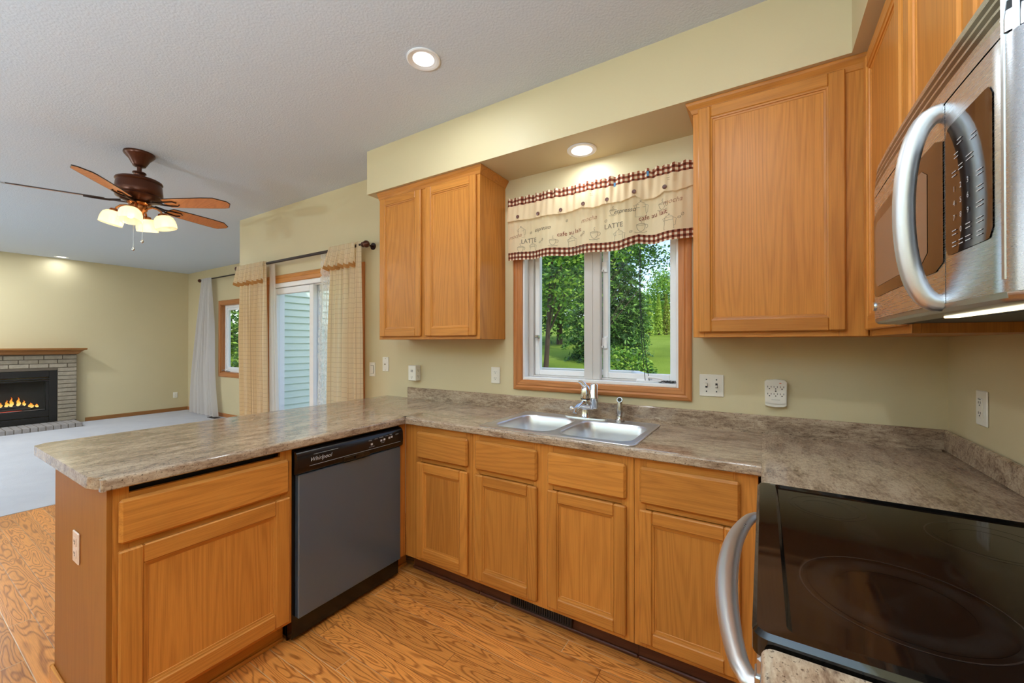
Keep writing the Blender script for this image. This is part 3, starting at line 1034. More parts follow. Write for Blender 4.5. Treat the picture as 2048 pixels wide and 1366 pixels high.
c2 = thing('countertop', (-.3, -2.0, .876), 'pale speckled counter end in the bottom corner on the near side of the range', 'countertop')
m = MB(); slab(m, -.599, 0, -2.42, -1.606)
pr = edge_prof(.016)
A = [m.V((-.629 + i, -2.42, z)) for i, z in pr]; B = [m.V((-.629 + i, -1.606, z)) for i, z in pr]
for j in range(len(pr) - 1): m.F([A[j], A[j + 1], B[j + 1], B[j]], 0, True)
m.F(B); m.F(A[::-1])
m.build('top', M['laminate_y'], c2)
m = MB(); splash(m, -.019, 0, -2.42, -1.606); m.build('backsplash', M['laminate_y'], c2)

# ================================================================== double sink
s = thing('sink', (-1.475, -.34, ZT), 'stainless double-bowl sink set into the counter below the window', 'sink')
def rrect(x0, x1, y0, y1, r, n=6):
    pts = []
    for cx, cy_, a0 in ((x1 - r, y1 - r, 0), (x0 + r, y1 - r, PI / 2), (x0 + r, y0 + r, PI), (x1 - r, y0 + r, 3 * PI / 2)):
        for k in range(n + 1):
            a = a0 + PI / 2 * k / n
            pts.append((cx + r * math.cos(a), cy_ + r * math.sin(a)))
    return pts
OX0, OX1, OY0, OY1 = -1.876, -1.075, -.603, -.081
bowls = [(-1.818, -1.492, -.560, -.185), (-1.452, -1.108, -.560, -.185)]
m = MB()
# rim deck: outer lip + deck triangulated round the two bowl mouths via bmesh fill
def deck_mesh():
    bm = bmesh.new()
    loops = [rrect(OX0 + .012, OX1 - .012, OY0 + .012, OY1 - .012, .018)] + [rrect(*b, .075) for b in bowls]
    for lp in loops:
        vs = [bm.verts.new((x, y, ZT + .0045)) for x, y in lp]
        for k in range(len(vs)): bm.edges.new((vs[k], vs[(k + 1) % len(vs)]))
    bmesh.ops.triangle_fill(bm, use_beauty=True, use_dissolve=False, edges=bm.edges[:])
    out = ([tuple(v.co) for v in bm.verts], [[v.index for v in f_.verts] for f_ in bm.faces])
    bm.verts.index_update()
    out = ([tuple(v.co) for v in bm.verts], [[v.index for v in f_.verts] for f_ in bm.faces])
    bm.free(); return out
dv, df = deck_mesh()
ix = [m.V(p) for p in dv]
for q in df: m.F([ix[k] for k in q])
lip = [(0, .0008), (0, .0035), (.004, .006), (.009, .006), (.012, .0045)]
rows = []
for i, h in lip:
    rows.append([m.V((x, y, ZT + h)) for x, y in rrect(OX0 + i, OX1 - i, OY0 + i, OY1 - i, .03 - i)])
for A, B in zip(rows, rows[1:]):
    n = len(A)
    for k in range(n): m.F([A[k], A[(k + 1) % n], B[(k + 1) % n], B[k]], 0, True)
m.build('rim', M['steel_x'], s)
for b in bowls:
    m = MB()
    prof = [(-.012, .0052, .083), (-.004, .0065, .078), (.0, .0045, .075), (.004, -.004, .072), (.012, -.05, .07), (.018, -.13, .066), (.03, -.158, .06), (.06, -.170, .05), (.11, -.174, .04)]
    rows = [[m.V((x, y, ZT + h)) for x, y in rrect(b[0] + i, b[1] - i, b[2] + i, b[3] - i, r)] for i, h, r in prof]
    for A, B in zip(rows, rows[1:]):
        n = len(A)
        for k in range(n): m.F([A[k], A[(k + 1) % n], B[(k + 1) % n], B[k]], 0, True)
    m.F(rows[-1])
    bo = m.build('bowl', M['steel_x'], s, angle=60)
    m = MB(); cx, cy_ = (b[0] + b[1]) / 2, (b[2] + b[3]) / 2
    m.lathe([(.045, -.1735), (.045, -.171), (.034, -.170), (.03, -.1725), (0, -.1725)], (cx, cy_, ZT), 20)
    m.build('drain', M['chrome'], bo)

# ================================================================== faucet and sprayer
s = thing('faucet', (-1.478, -.115, ZT), 'chrome single-lever faucet with a filter canister, behind the double sink', 'faucet')
zb = ZT + .0045
m = MB(); out = []
for k in range(40):
    a = 2 * PI * k / 40
    out.append((-1.478 + .128 * math.copysign(abs(math.cos(a)) ** .7, math.cos(a)), -.115 + .028 * math.copysign(abs(math.sin(a)) ** .8, math.sin(a))))
m.prism(out, lambda a, b, d: (a, b, d), zb, zb + .006)
m.build('base_plate', M['chrome'], s)
m = MB(); m.lathe([(.03, zb + .006), (.026, zb + .012), (.023, zb + .05), (.027, zb + .056), (.028, zb + .10), (.026, zb + .106)], (-1.478, -.115, 0), 24)
m.build('body', M['chrome'], s)
m = MB(); m.lathe([(.0275, zb + .107), (.0275, zb + .112)], (-1.478, -.115, 0), 24); m.build('collar', M['black_plastic'], s)
m = MB()
m.lathe([(.028, zb + .113), (.0285, zb + .14), (.026, zb + .165), (.018, zb + .182), (.008, zb + .188), (0, zb + .189)], (-1.478, -.115, 0), 24)
m.tube([(-1.480, -.115, zb + .178), (-1.492, -.118, zb + .192), (-1.502, -.124, zb + .202), (-1.514, -.133, zb + .207)], [.013, .014, .012, .007], 12, flat=.55)
m.build('lever', M['chrome'], s)
m = MB()
m.tube([(-1.478, -.12, zb + .082), (-1.478, -.17, zb + .085), (-1.478, -.22, zb + .079), (-1.478, -.262, zb + .066), (-1.478, -.27, zb + .052)], [.02, .018, .016, .0145, .014], 14, flat=.8)
m.build('spout', M['chrome'], s)
m = MB()
m.tube([(-1.478, -.20, zb + .078), (-1.43, -.208, zb + .076), (-1.392, -.215, zb + .080)], .011, 12)
m.lathe([(.019, 0), (.0215, .004), (.0215, .050), (.0225, .054), (.0225, .058), (.0205, .062), (.0205, .124), (.017, .130), (0, .131)], (-1.392, -.215, zb + .076), 24)
m.build('filter_canister', M['chrome'], s)
m = MB(); m.ball((-1.512, -.24, zb + .072), .010); m.tube([(-1.512, -.24, zb + .072), (-1.478, -.255, zb + .068)], .006, 8); m.build('diverter', M['chrome'], s)

s = thing('side_sprayer', (-1.284, -.112, ZT), 'slim nickel side sprayer standing to the right of the faucet', 'sprayer')
m = MB(); m.lathe([(.026, zb), (.026, zb + .008), (.018, zb + .016), (.015, zb + .022), (.014, zb + .03)], (-1.284, -.112, 0), 20); m.build('base', M['nickel'], s)
m = MB(); m.lathe([(.012, zb + .028), (.017, zb + .05), (.018, zb + .066), (.014, zb + .09), (.011, zb + .108)], (-1.284, -.112, 0), 20)
m.tube([(-1.284, -.112, zb + .104), (-1.282, -.114, zb + .114), (-1.281, -.126, zb + .119)], [.011, .015, .015], 16)
m.build('handle', M['nickel'], s)
m = MB(); m.tube([(-1.281, -.126, zb + .119), (-1.281, -.129, zb + .1195)], .011, 16); m.build('nozzle', M['black_plastic'], s)

# ================================================================== dishwasher
d = thing('dishwasher', (-2.65, -.953, 0), 'stainless dishwasher with a black control strip, built into the peninsula', 'dishwasher')
f = fr_pen(-2.384)
m = MB(); m.box(-2.98, -2.412, -1.262, -.643, .02, .866); m.box(-2.46, -2.45, -1.262, -.643, 0, .1); m.build('body', M['black_plastic'], d)
m = MB(); fbox(m, f, -1.248, -.650, -.03, 0, .112, .752, .004); m.build('door', M['steel_dark'], d)
m = MB()
n = 8   # gently bowed control strip
prof = [(-.028, .756), (.002, .757), (.010, .765), (.013, .80), (.011, .84), (.004, .852), (-.002, .858), (-.028, .862)]
A = [m.V(f(-1.262, dd, z)) for dd, z in prof]; B = [m.V(f(-.645, dd, z)) for dd, z in prof]
for j in range(len(prof) - 1): m.F([A[j], A[j + 1], B[j + 1], B[j]], 0, True)
m.F(A); m.F(B[::-1])
cp = m.build('control_panel', M['black_plastic'], d, angle=50)
m = MB(); fbox(m, f, -1.025, -.872, .006, .0135, .757, .780, .003); fbox(m, f, -1.015, -.882, .0135, .016, .758, .762, .001)
m.build('latch', M['black_gloss'], d)
m = MB()
put = lambda u0, z0: (lambda a, b: f(u0 + a, .0137, z0 + b))
put_text(m, 'Whirlpool', .026, put(-1.150, .812), 0, .35)
for (t_, u0, z0, sz) in (('PAUSE', -.872, .832, .007), ('HEAVY', -.834, .834, .007), ('NORMAL', -.80, .835, .007), ('1-HOUR', -.765, .8365, .007), ('RINSE', -.735, .838, .007), ('START', -.69, .832, .008), ('HEATED DRY', -.862, .798, .006), ('HI TEMP', -.79, .806, .006)):
    put_text(m, t_, sz, put(u0, z0), 0)
for u0, z0 in ((-.862, .811), (-.80, .818), (-.779, .820), (-.745, .822), (-.728, .824)):
    fbox(m, f, u0 - .006, u0 + .006, .0128, .0138, z0 - .005, z0 + .005)
fbox(m, f, -1.205, -.665, .0125, .0137, .7855, .7865)
fbox(m, f, -1.185, -1.06, .0122, .0130, .8335, .8345)
m.build('lettering', M['grey_print'], cp)

# ================================================================== range
g = thing('range', (-.33, -1.23, 0), 'black glass-top electric range with a curved steel oven handle', 'stove')
RY0, RY1 = -1.601, -.857
m = MB(); m.box(-.600, -.02, RY0 + .004, RY1 - .004, .02, .895, .003); m.build('body', M['black_plastic'], g)
m = MB()   # cooktop frame: rounded front rim
XF = -.640
out = rrect(XF, -.02, RY0, RY1, .022)
inn = rrect(-.590, -.06, RY0 + .028, RY1 - .022, .008)
for pa, za, pb, zb_ in ((out, .893, out, .921), (out, .921, rrect(XF + .006, -.026, RY0 + .006, RY1 - .006, .018), .928), (rrect(XF + .006, -.026, RY0 + .006, RY1 - .006, .018), .928, rrect(-.597, -.053, RY0 + .021, RY1 - .015, .012), .930), (rrect(-.597, -.053, RY0 + .021, RY1 - .015, .012), .930, inn, .9235)):
    A = [m.V((x, y, za)) for x, y in pa]; B = [m.V((x, y, zb_)) for x, y in pb]
    k_ = len(A)
    for j in range(k_): m.F([A[j], A[(j + 1) % k_], B[(j + 1) % k_], B[j]], 0, True)
m.F([m.V((x, y, .893)) for x, y in out])
m.build('cooktop_frame', M['black_gloss'], g, angle=50)
def cook_glass():
    t = NT('scratched_black_cooktop_glass')
    co = t.coords()
    n = t.noise(t.vmath('MULTIPLY', co, (1, .5, 1)), 14, 4, .7, 1.0)
    sm = t.math('MULTIPLY', t.math('SUBTRACT', n, .52), 3.0, clamp=True)
    c = t.mix(t.math('MULTIPLY', sm, .35), lin(13, 11, 10), lin(60, 55, 50))
    rg = t.math('MULTIPLY_ADD', sm, .18, .06)
    return t.done(t.bsdf(c, rg, 0, .4))
m = MB(); pl = inn
m.F([m.V((x, y, .9236)) for x, y in pl]); m.F([m.V((x, y, .918)) for x, y in pl][::-1])
M['cook_glass'] = cook_glass()
ct = m.build('cooktop_glass', M['cook_glass'], g)
def burner_mat():
    t = NT('worn_burner_ring')
    sep = t.n('ShaderNodeSeparateXYZ'); co = t.coords('UV'); t.l(co, sep.inputs[0])
    n = t.noise(t.coords(), 30, 3, .7)
    band = t.math('MULTIPLY', t.math('SINE', t.math('MULTIPLY', sep.outputs[1], PI)), t.math('MULTIPLY_ADD', n, 1.6, -.3), clamp=True)
    c = t.mix(t.math('MULTIPLY', band, .22), lin(13, 11, 10), lin(70, 66, 62))
    return t.done(t.bsdf(c, .10, 0, .4))
M['burner'] = burner_mat()
M['burner_line'] = plain('burner_outline', (44, 36, 33), .2)
def burner(cx, cy_, r, parent, worn):
    mb = MB()
    n = 64
    def ringf(r0, r1, mi, z):
        A = [mb.V((cx + r0 * math.cos(2 * PI * k / n), cy_ + r0 * math.sin(2 * PI * k / n), z)) for k in range(n)]
        B = [mb.V((cx + r1 * math.cos(2 * PI * k / n), cy_ + r1 * math.sin(2 * PI * k / n), z)) for k in range(n)]
        for k in range(n):
            mb.F([A[k], A[(k + 1) % n], B[(k + 1) % n], B[k]], mi, False, [(k / n, 0), ((k + 1) / n, 0), ((k + 1) / n, 1), (k / n, 1)])
    ringf(r - .0025, r, 1, .92385)
    ringf(r * .62, r - .012, 0, .92385)
    mb.build('burner', [M['burner'] if worn else M['cook_glass'], M['burner_line']], parent, recalc=False)
burner(-.436, -1.385, .135, g, True)
burner(-.49, -.985, .078, g, True)
burner(-.22, -1.03, .10, g, False)
burner(-.20, -1.42, .078, g, False)
m = MB()
m.box(-.634, -.600, RY0 + .006, RY1 - .006, .21, .888, .006); od = m.build('oven_door', M['steel'], g)
m = MB(); m.box(-.6365, -.634, RY0 + .12, RY1 - .12, .36, .70, .001); m.build('oven_window', M['black_gloss'], od)
m = MB(); m.box(-.632, -.600, RY0 + .006, RY1 - .006, .05, .20, .006); m.build('drawer', M['steel'], g)
m = MB()
pts = []; rr = []
for k in range(25):
    q = k / 24
    y = -.905 - q * .675
    x = -.643 - .050 * math.sin(PI * q) ** .62
    pts.append((x, y, .838 + .006 * math.sin(PI * q))); rr.append(.012 + .006 * math.sin(PI * q))
m.tube([(-.634, -.905, .838)] + pts + [(-.634, -1.58, .838)], [.012] + rr + [.013], 16, flat=1.2)
hd = m.build('handle', M['steel_satin'], od, angle=60)
m = MB()
for k in range(17):
    y = -1.02 - k * .012
    m.ball((-.667 - .012 * math.sin(k / 16 * PI * .6), y, .852), .0028, 0, 8)
m.build('grip_bead', M['black_plastic'], hd, kind='stuff')
m = MB()
for y in (RY0 + .006, ):
    m.box(-.637, -.628, y - .001, y + .03, .70, .86, .002, 0)
    for k in range(3): m.box(-.6382, -.636, y + .004 + k * .008, y + .008 + k * .008, .715, .84, .001, 1)
m.build('door_vent', [M['steel'], M['black_plastic']], od)
m = MB(); m.box(-.055, -.02, RY0 + .004, RY1 - .004, .92, 1.01, .006); m.build('backguard', M['black_gloss'], g)

# ================================================================== over-the-range microwave
g = thing('microwave', (-.18, -1.175, 1.392), 'stainless over-the-range microwave with an arched handle, hung below the wall cabinet', 'microwave')
MY0, MY1, MZ0, MZ1 = -1.556, -.794, 1.392, 1.826
def mx(y, add=0.0):
    """bowed front of the microwave"""
    q = (y - (MY0 + MY1) / 2) / ((MY1 - MY0) / 2)
    e = max(0, abs(q) - .90) / .10
    return -.376 + .010 * q * q + .030 * e * e - add
def mw_strip(mb, y0, y1, z0, z1, add0, add1, mi=0, n=14, zb0=None):
    ys = [y0 + (y1 - y0) * k / n for k in range(n + 1)]
    fa = [(mb.V((mx(y, add1), y, z0)), mb.V((mx(y, add1), y, z1)), mb.V((mx(y, add0), y, z0)), mb.V((mx(y, add0), y, z1))) for y in ys]
    for A, B in zip(fa, fa[1:]):
        mb.F([A[0], B[0], B[1], A[1]], mi, True); mb.F([A[2], A[3], B[3], B[2]], mi, True)
        mb.F([A[0], A[2], B[2], B[0]], mi); mb.F([A[1], B[1], B[3], A[3]], mi)
    mb.F([fa[0][0], fa[0][1], fa[0][3], fa[0][2]], mi); mb.F([fa[-1][0], fa[-1][2], fa[-1][3], fa[-1][1]], mi)
m = MB(); m.box(-.335, -.02, MY0 + .012, MY1 - .002, MZ0 + .012, MZ1 - .004, .004); m.build('body', M['black_plastic'], g)
YS = -1.352          # split between door and control panel
m = MB()
mw_strip(m, YS, MY1, MZ0 + .014, 1.728, -.03, 0, 0)
dr = m.build('door', M['steel_polish'], g)
m = MB(); mw_strip(m, MY0, YS - .003, MZ0 + .014, 1.728, -.03, 0, 0, 10); cp = m.build('control_panel', M['steel_polish'], g)
# lower lip rolled under
m = MB(); ys = [MY0 + (MY1 - MY0) * k / 24 for k in range(25)]
rows = [[m.V((mx(y) + a, y, z)) for a, z in ((0.0005, MZ0 + .0135), (.002, MZ0 + .006), (.008, MZ0 + .001), (.02, MZ0), (.055, MZ0), (.055, MZ0 + .0135))] for y in ys]
for A, B in zip(rows, rows[1:]):
    for j in range(5): m.F([A[j], A[j + 1], B[j + 1], B[j]], 0, True)
m.F(rows[0]); m.F(rows[-1][::-1])
m.build('bottom_lip', M['steel'], g)
m = MB(); m.box(-.335, -.02, MY0 + .012, MY1 - .002, MZ0 + .002, MZ0 + .012)
m.box(-.30, -.20, -1.45, -1.25, MZ0 - .004, MZ0 + .002, .002)
m.build('underside', M['iron'], g)
m = MB(); m.box(-.335, -.315, -1.50, -1.20, MZ0 - .0035, MZ0 + .001, .001); m.build('task_lamp', M['cooktop_lamp'], g, 'lit cooktop lamp')
# top grille: sloped strip with slots
m = MB()
rows = []
gp = [(0, 1.731), (.0, 1.748), (.001, 1.758), (.002, 1.770), (.0025, 1.775), (.0035, 1.787), (.004, 1.792), (.005, 1.804), (.006, 1.815), (.012, 1.826), (.06, 1.827), (.06, 1.731)]
for y in ys: rows.append([m.V((mx(y) + a, y, z)) for a, z in gp])
for A, B in zip(rows, rows[1:]):
    for j in range(len(gp) - 1): m.F([A[j], A[j + 1], B[j + 1], B[j]], 1 if j in (2, 4, 6) else 0, False)
m.F(rows[0]); m.F(rows[-1][::-1])
m.build('vent_grille', [M['steel_polish'], M['black_plastic']], g)
# black glass across door and control panel
def glass_strip(mb, y0, y1, z0, z1, add, mi=0, r=.012, n=16):
    for k in range(n):
        a, b = y0 + (y1 - y0) * k / n, y0 + (y1 - y0) * (k + 1) / n
        def zz(y):
            e0 = max(0, r - min(y - y0 if r else 1, 1e9)) if (y - y0) < r else 0
            e1 = max(0, r - (y1 - y)) if (y1 - y) < r else 0
            e = max(e0, e1)
            dz = r - math.sqrt(max(0, r * r - e * e))
            return z0 + dz, z1 - dz
        (p0, p1), (q0, q1) = zz(a), zz(b)
        mb.F([mb.V((mx(a, add), a, p0)), mb.V((mx(b, add), b, q0)), mb.V((mx(b, add), b, q1)), mb.V((mx(a, add), a, p1))], mi, True)
M['mw_glass'] = plain('microwave_dark_glass', (34, 22, 16), .05, 0, .9)
M['mw_window'] = plain('microwave_window_mesh', (128, 104, 88), .22, 0, .8)
m = MB(); glass_strip(m, YS + .004, -.835, 1.462, 1.683, .0012, 0, .012); dg_ = m.build('door_glass', M['mw_glass'], dr, recalc=False)
m = MB(); glass_strip(m, -1.280, -.862, 1.488, 1.655, .0018, 0, .014); m.build('viewing_window', M['mw_window'], dr, recalc=False)
m = MB(); glass_strip(m, -1.500, YS - .006, 1.480, 1.683, .0012, 0, .014); m.build('keypad_glass', M['mw_glass'], cp, recalc=False)
m = MB()
kp = lambda y0, z0: (lambda a, b: (mx(y0 - a, .0022), y0 - a, z0 + b))
for r_, row in enumerate(('123', '456', '789')):
    for c_, ch in enumerate(row):
        put_text(m, ch, .012, kp(-1.392 - c_ * .022, 1.578 - r_ * .022), 0)
put_text(m, '0', .012, kp(-1.414, 1.512), 0)
for y0, z0, w_ in ((-1.392, 1.512, .014), (-1.436, 1.512, .014), (-1.468, 1.578, .016), (-1.468, 1.556, .016), (-1.468, 1.534, .016), (-1.468, 1.512, .016), (-1.392, 1.494, .014), (-1.414, 1.494, .014), (-1.436, 1.494, .016), (-1.468, 1.494, .014),
                   (-1.392, 1.602, .014), (-1.414, 1.606, .014), (-1.44, 1.61, .018), (-1.40, 1.628, .014), (-1.45, 1.636, .016), (-1.41, 1.646, .014)):
    for k in (-1, 1):
        yy = y0 + w_ / 2
        m.F([m.V((mx(yy - t_, .0022), yy - t_, z0 + k * .003 + h_)) for t_, h_ in ((0, -.0007), (w_, -.0007), (w_, .0007), (0, .0007))])
m.build('lettering', M['grey_print'], cp, recalc=False)
m = MB(); m.tube([(mx(-.838) + .002, -.838, 1.440), (mx(-.838) - .004, -.838, 1.440)], .012, 20)
m.build('badge', M['chrome'], dr)
m = MB()
pts = []
for k in range(25):
    q = k / 24
    a = PI * q
    pts.append((-.372 - .047 * math.sin(a) ** .8, -1.333, 1.566 + .158 * math.cos(a)))
m.tube(pts, .0150, 16, flat=1.0)
m.build('handle', M['steel_satin'], dr, angle=60)
m = MB()
for k in range(3):
    y = MY0 + .014 + k * .012
    m.tube([(-.352 - .0 + k * -.006, y, MZ0 + .03), (-.352 + k * -.006, y, 1.79)], .0045, 8)
m.build('corner_rib', M['steel'], cp)

# ================================================================== wall plates
def plate(mb, fr, u, z, w, h, mi=0): fbox(mb, fr, u - w / 2, u + w / 2, 0, .006, z - h / 2, z + h / 2, .003, mi)
fw_ = fr_sink(0.0)
def screw(mb, fr, u, z, mi): fbox(mb, fr, u - .003, u + .003, .0055, .0068, z - .003, z + .003, .001, mi)
def receptacle(mb, fr, u, z, mi, d=.0075):
    fbox(mb, fr, u - .0075, u - .0055, d, d + .0006, z - .002, z + .006, 0, mi)
    fbox(mb, fr, u + .0055, u + .0075, d, d + .0006, z - .002, z + .006, 0, mi)
    fbox(mb, fr, u - .0022, u + .0022, d, d + .0006, z - .0095, z - .005, 0, mi)

def switch_plate(name, fr, u, z, w, h, label, cat='switch', loc=None, mat='white_plastic'):
    t_ = thing(name, Vector(fr(u, 0, z)), label, cat, 'wall plates')
    mb = MB(); plate(mb, fr, u, z, w, h)
    return t_, mb.build('plate', M[mat], t_)
t_, p_ = switch_plate('light_switch', fw_, -3.424, 1.121, .072, .118, 'white rocker switch plate beside the checked curtain edge')
m = MB(); fbox(m, fw_, -3.441, -3.407, .006, .011, 1.088, 1.154, .002); m.build('rocker', M['white_plastic'], t_)
m = MB(); fbox(m, fw_, -3.443, -3.405, .0055, .0064, 1.086, 1.156); m.build('gap', M['dark_slot'], t_)
t_, p_ = switch_plate('cable_jack', fw_, -3.26, 1.169, .072, .118, 'white cable jack plate under the edge of the two-door wall cabinet', 'wall jack')
m = MB(); m.tube([(-3.26, -.006, 1.169), (-3.26, -.016, 1.169)], .006, 10); m.build('connector', M['nickel'], t_)
for dz in (.048, -.048):
    m = MB(); screw(m, fw_, -3.26, 1.169 + dz, 0); m.build('screw', M['nickel'], t_)
t_ = thing('outlet_adapter', (-2.9, -.02, 1.11), 'boxy white plug adapter sticking out of the wall above the backsplash end', 'adapter', 'wall plates')
m = MB(); m.box(-2.948, -2.868, -.055, 0, 1.055, 1.172, .004); m.build('body', M['white_plastic'], t_)
f2 = fr_sink(-.0475)
for du in (-.006, .006):
    for dz in (0, .010):
        m = MB(); fbox(m, f2, -2.908 + du - .004, -2.908 + du + .004, .0075, .0082, 1.124 + dz - .003, 1.124 + dz + .003); m.build('usb_port', M['dark_slot'], t_)
f3 = lambda u, d_, z: (-2.868 + d_ - .0075, -u, z)
for ff, uu, zz in ((f2, -2.908, 1.082), (f3, .027, 1.135), (f3, .027, 1.09)):
    m = MB(); receptacle(m, ff, uu, zz, 0); m.build('socket', M['dark_slot'], t_)
def duplex(fr, u, z, label, mat='white_plastic', w=.072, h=.112):
    t2, _ = switch_plate('wall_outlet', fr, u, z, w, h, label, 'outlet', mat=mat)
    for dz in (.021, -.021):
        mb = MB(); fbox(mb, fr, u - .016, u + .016, .006, .0078, z + dz - .015, z + dz + .015, .0015); so = mb.build('socket', M[mat], t2)
        mb = MB(); receptacle(mb, fr, u, z + dz + .001, 0, .0078); mb.build('slot', M['dark_slot'], so)
    return t2
duplex(fw_, -2.169, 1.124, 'white duplex outlet between the two-door cabinet and the window casing')
duplex(fr_sink(-1.864), -2.727, .607, 'almond duplex outlet on the end panel of the peninsula', 'almond_plastic')
duplex(lambda u, d_, z: (XL + d_, u, z), 1.0, .32, 'white outlet low on the fireplace wall near the sheer curtain')
t_, p_ = switch_plate('light_switch', fw_, -.847, 1.127, .112, .112, 'white double toggle switch plate beside the window casing')
for du in (-.023, .023):
    m = MB(); fbox(m, fw_, -.847 + du - .005, -.847 + du + .005, .006, .0065, 1.115, 1.139); m.build('gap', M['dark_slot'], t_)
    m = MB(); fbox(m, fw_, -.847 + du - .004, -.847 + du + .004, .006, .017, 1.125 if du < 0 else 1.119, 1.138 if du < 0 else 1.129, .001); m.build('toggle', M['white_plastic'], t_)
    for dz in (.03, -.03):
        m = MB(); screw(m, fw_, -.847 + du, 1.127 + dz, 0); m.build('screw', M['dark_slot'], t_)
t_ = thing('surge_protector', (-.575, -.015, 1.108), 'white six-outlet surge tap plugged into the wall under the single-door cabinet', 'surge protector', 'wall plates')
m = MB()
out = [(-.617, 1.052), (-.605, 1.046), (-.575, 1.043), (-.545, 1.046), (-.533, 1.052), (-.531, 1.16), (-.540, 1.168), (-.575, 1.172), (-.610, 1.168), (-.619, 1.16)]
m.prism(out, lambda a, b, d_: (a, -d_, b), 0.0, .028)
m.prism([( -.575 + (a + .575) * .93, 1.112 + (b - 1.108) * .82) for a, b in out], lambda a, b, d_: (a, -d_, b), .028, .033)
m.build('body', M['white_plastic'], t_)
f4 = fr_sink(-.0258)
for k in (-1, 0, 1):
    for zz in (1.136, 1.103):
        m = MB(); receptacle(m, f4, -.575 + k * .0245, zz, 0); m.build('socket', M['dark_slot'], t_)
m = MB(); fbox(m, f4, -.578, -.572, .0075, .0082, 1.116, 1.121); m.build('screw', M['dark_slot'], t_)
m = MB(); fbox(m, f4, -.592, -.558, .0075, .0079, 1.0775, 1.0785); m.build('marking', M['dark_slot'], t_)
m = MB(); fbox(m, f4, -.561, -.553, .0075, .0085, 1.1535, 1.1565); m.build('indicator', M['led_red'], t_, 'lit orange indicator')
frr = fr_right(0.0)
t_, p_ = switch_plate('wall_outlet', frr, -.3025, 1.124, .080, .118, 'white safety outlet on the side wall above the corner backsplash', 'outlet')
m = MB(); fbox(m, frr, -.3195, -.2855, .006, .0095, 1.091, 1.157, .001); so = m.build('insert', M['white_plastic'], t_)
for zz in (1.141, 1.106):
    m = MB(); receptacle(m, frr, -.3025, zz, 0, .0095); m.build('slot', M['dark_slot'], so)
m = MB(); fbox(m, frr, -.312, -.293, .0095, .0101, 1.153, 1.155); m.build('test_button', M['dark_slot'], so)

# ================================================================== kitchen valance
v = thing('valance', (-1.48, -.07, 2.25), 'cream coffee-print valance with brown gingham bands over the sink window', 'curtain')
bot = [(-2.034, 1.878), (-1.84, 1.868), (-1.70, 1.868), (-1.48, 1.862), (-1.36, 1.857), (-1.295, 1.855), (-1.20, 1.885), (-1.11, 1.868), (-1.0, 1.872), (-.915, 1.880)]
VT = 2.272
def vy(x, s_):
    """depth of the valance cloth: gathers at the top, broad folds lower down"""
    a = .0045 * math.sin(x * 150) * (1 - s_) + .006 * math.sin(x * 95 + 1) * max(0, .35 - s_) / .35
    b = (.005 + .022 * s_) * (math.sin(x * 27 + 1.0) * .6 + math.sin(x * 16.3 + 2.2) * .55)
    return -.058 + a + b
def vpt(x, z, off=0.0):
    zb_ = interp(bot, x); s_ = (VT - z) / (VT - zb_)
    return (x, vy(x, min(max(s_, 0), 1)) - .010 - off, z + .004 * math.sin(x * 130) * max(0, .12 - s_) / .12)
def vfn(u, w):
    x = -2.034 + u * 1.119
    return vpt(x, VT - w * (VT - interp(bot, x)))
m = MB()
m.grid(vfn, 220, 24, 0, 1.119, -.40, mfn=lambda u, w: 1 if (w < .135 or w > .875) else 0)
cl = m.build('cloth', [M['cream_cloth'], M['gingham']], v, recalc=False)
hem = [(-2.034, 2.125), (-1.84, 2.118), (-1.66, 2.115), (-1.52, 2.128), (-1.44, 2.112), (-1.38, 2.125), (-1.28, 2.118), (-1.21, 2.140), (-1.17, 2.112), (-1.10, 2.108), (-1.06, 2.128), (-1.0, 2.118), (-.915, 2.14)]
def ffn(u, w):
    x = -2.033 + u * 1.117
    p = vpt(x, 2.212 - w * (2.212 - interp(hem, x)) , .003 + .011 * w)
    return p
m = MB(); m.grid(ffn, 160, 6, 0, 1.117, .10)
m.build('flap', M['cream_cloth'], v, recalc=False)
for x in (-1.945, -1.80, -1.65, -1.505, -1.365, -1.215, -1.055):
    m = MB(); p = Vector(vpt(x, interp(hem, x) + .022, .0155))
    m.lathe([(0, -.002), (.010, -.002), (.0115, 0), (.010, .0025), (.007, .0015), (0, .001)], p, 14, 0, Matrix.Rotation(R(90), 3, 'X'))
    m.build('button', M['button'], v)
S = lambda x0, z0, off=.0015: (lambda a, b: vpt(x0 + a, z0 + b, off))
m = MB()
put_text(m, 'cafe au lait', .036, S(-1.60, 2.000), 0, 0, R(4))
put_text(m, 'cafe au lait', .036, S(-1.120, 2.020), 0, 0, R(4))
m.build('lettering', M['ink_brown'], cl, 'brown words cafe au lait', recalc=False)
m = MB()
for x0, z0 in ((-1.875, 1.985), (-1.33, 1.995)): put_text(m, 'LATTE', .038, S(x0, z0), 0)
for x0, z0 in ((-1.775, 2.045), (-1.27, 2.070)): put_text(m, 'espresso', .034, S(x0, z0), 0, .3)
put_text(m, 'espresso', .03, S(-1.54, 1.902), 0, .3)
m.build('lettering', M['ink_grey'], cl, 'grey words latte and espresso', recalc=False)
m = MB()
for x0, z0 in ((-1.475, 2.055), (-1.02, 2.075), (-1.975, 2.025)): put_text(m, 'mocha', .036, S(x0, z0), 0, .4, R(6))
m.build('lettering', M['ink_tan'], cl, 'tan word mocha', recalc=False)
m = MB()
def circ(cx, cy_, rx, ry, a0=0, a1=2 * PI, n=16): return [(cx + rx * math.cos(a0 + (a1 - a0) * k / n), cy_ + ry * math.sin(a0 + (a1 - a0) * k / n)) for k in range(n + 1)]
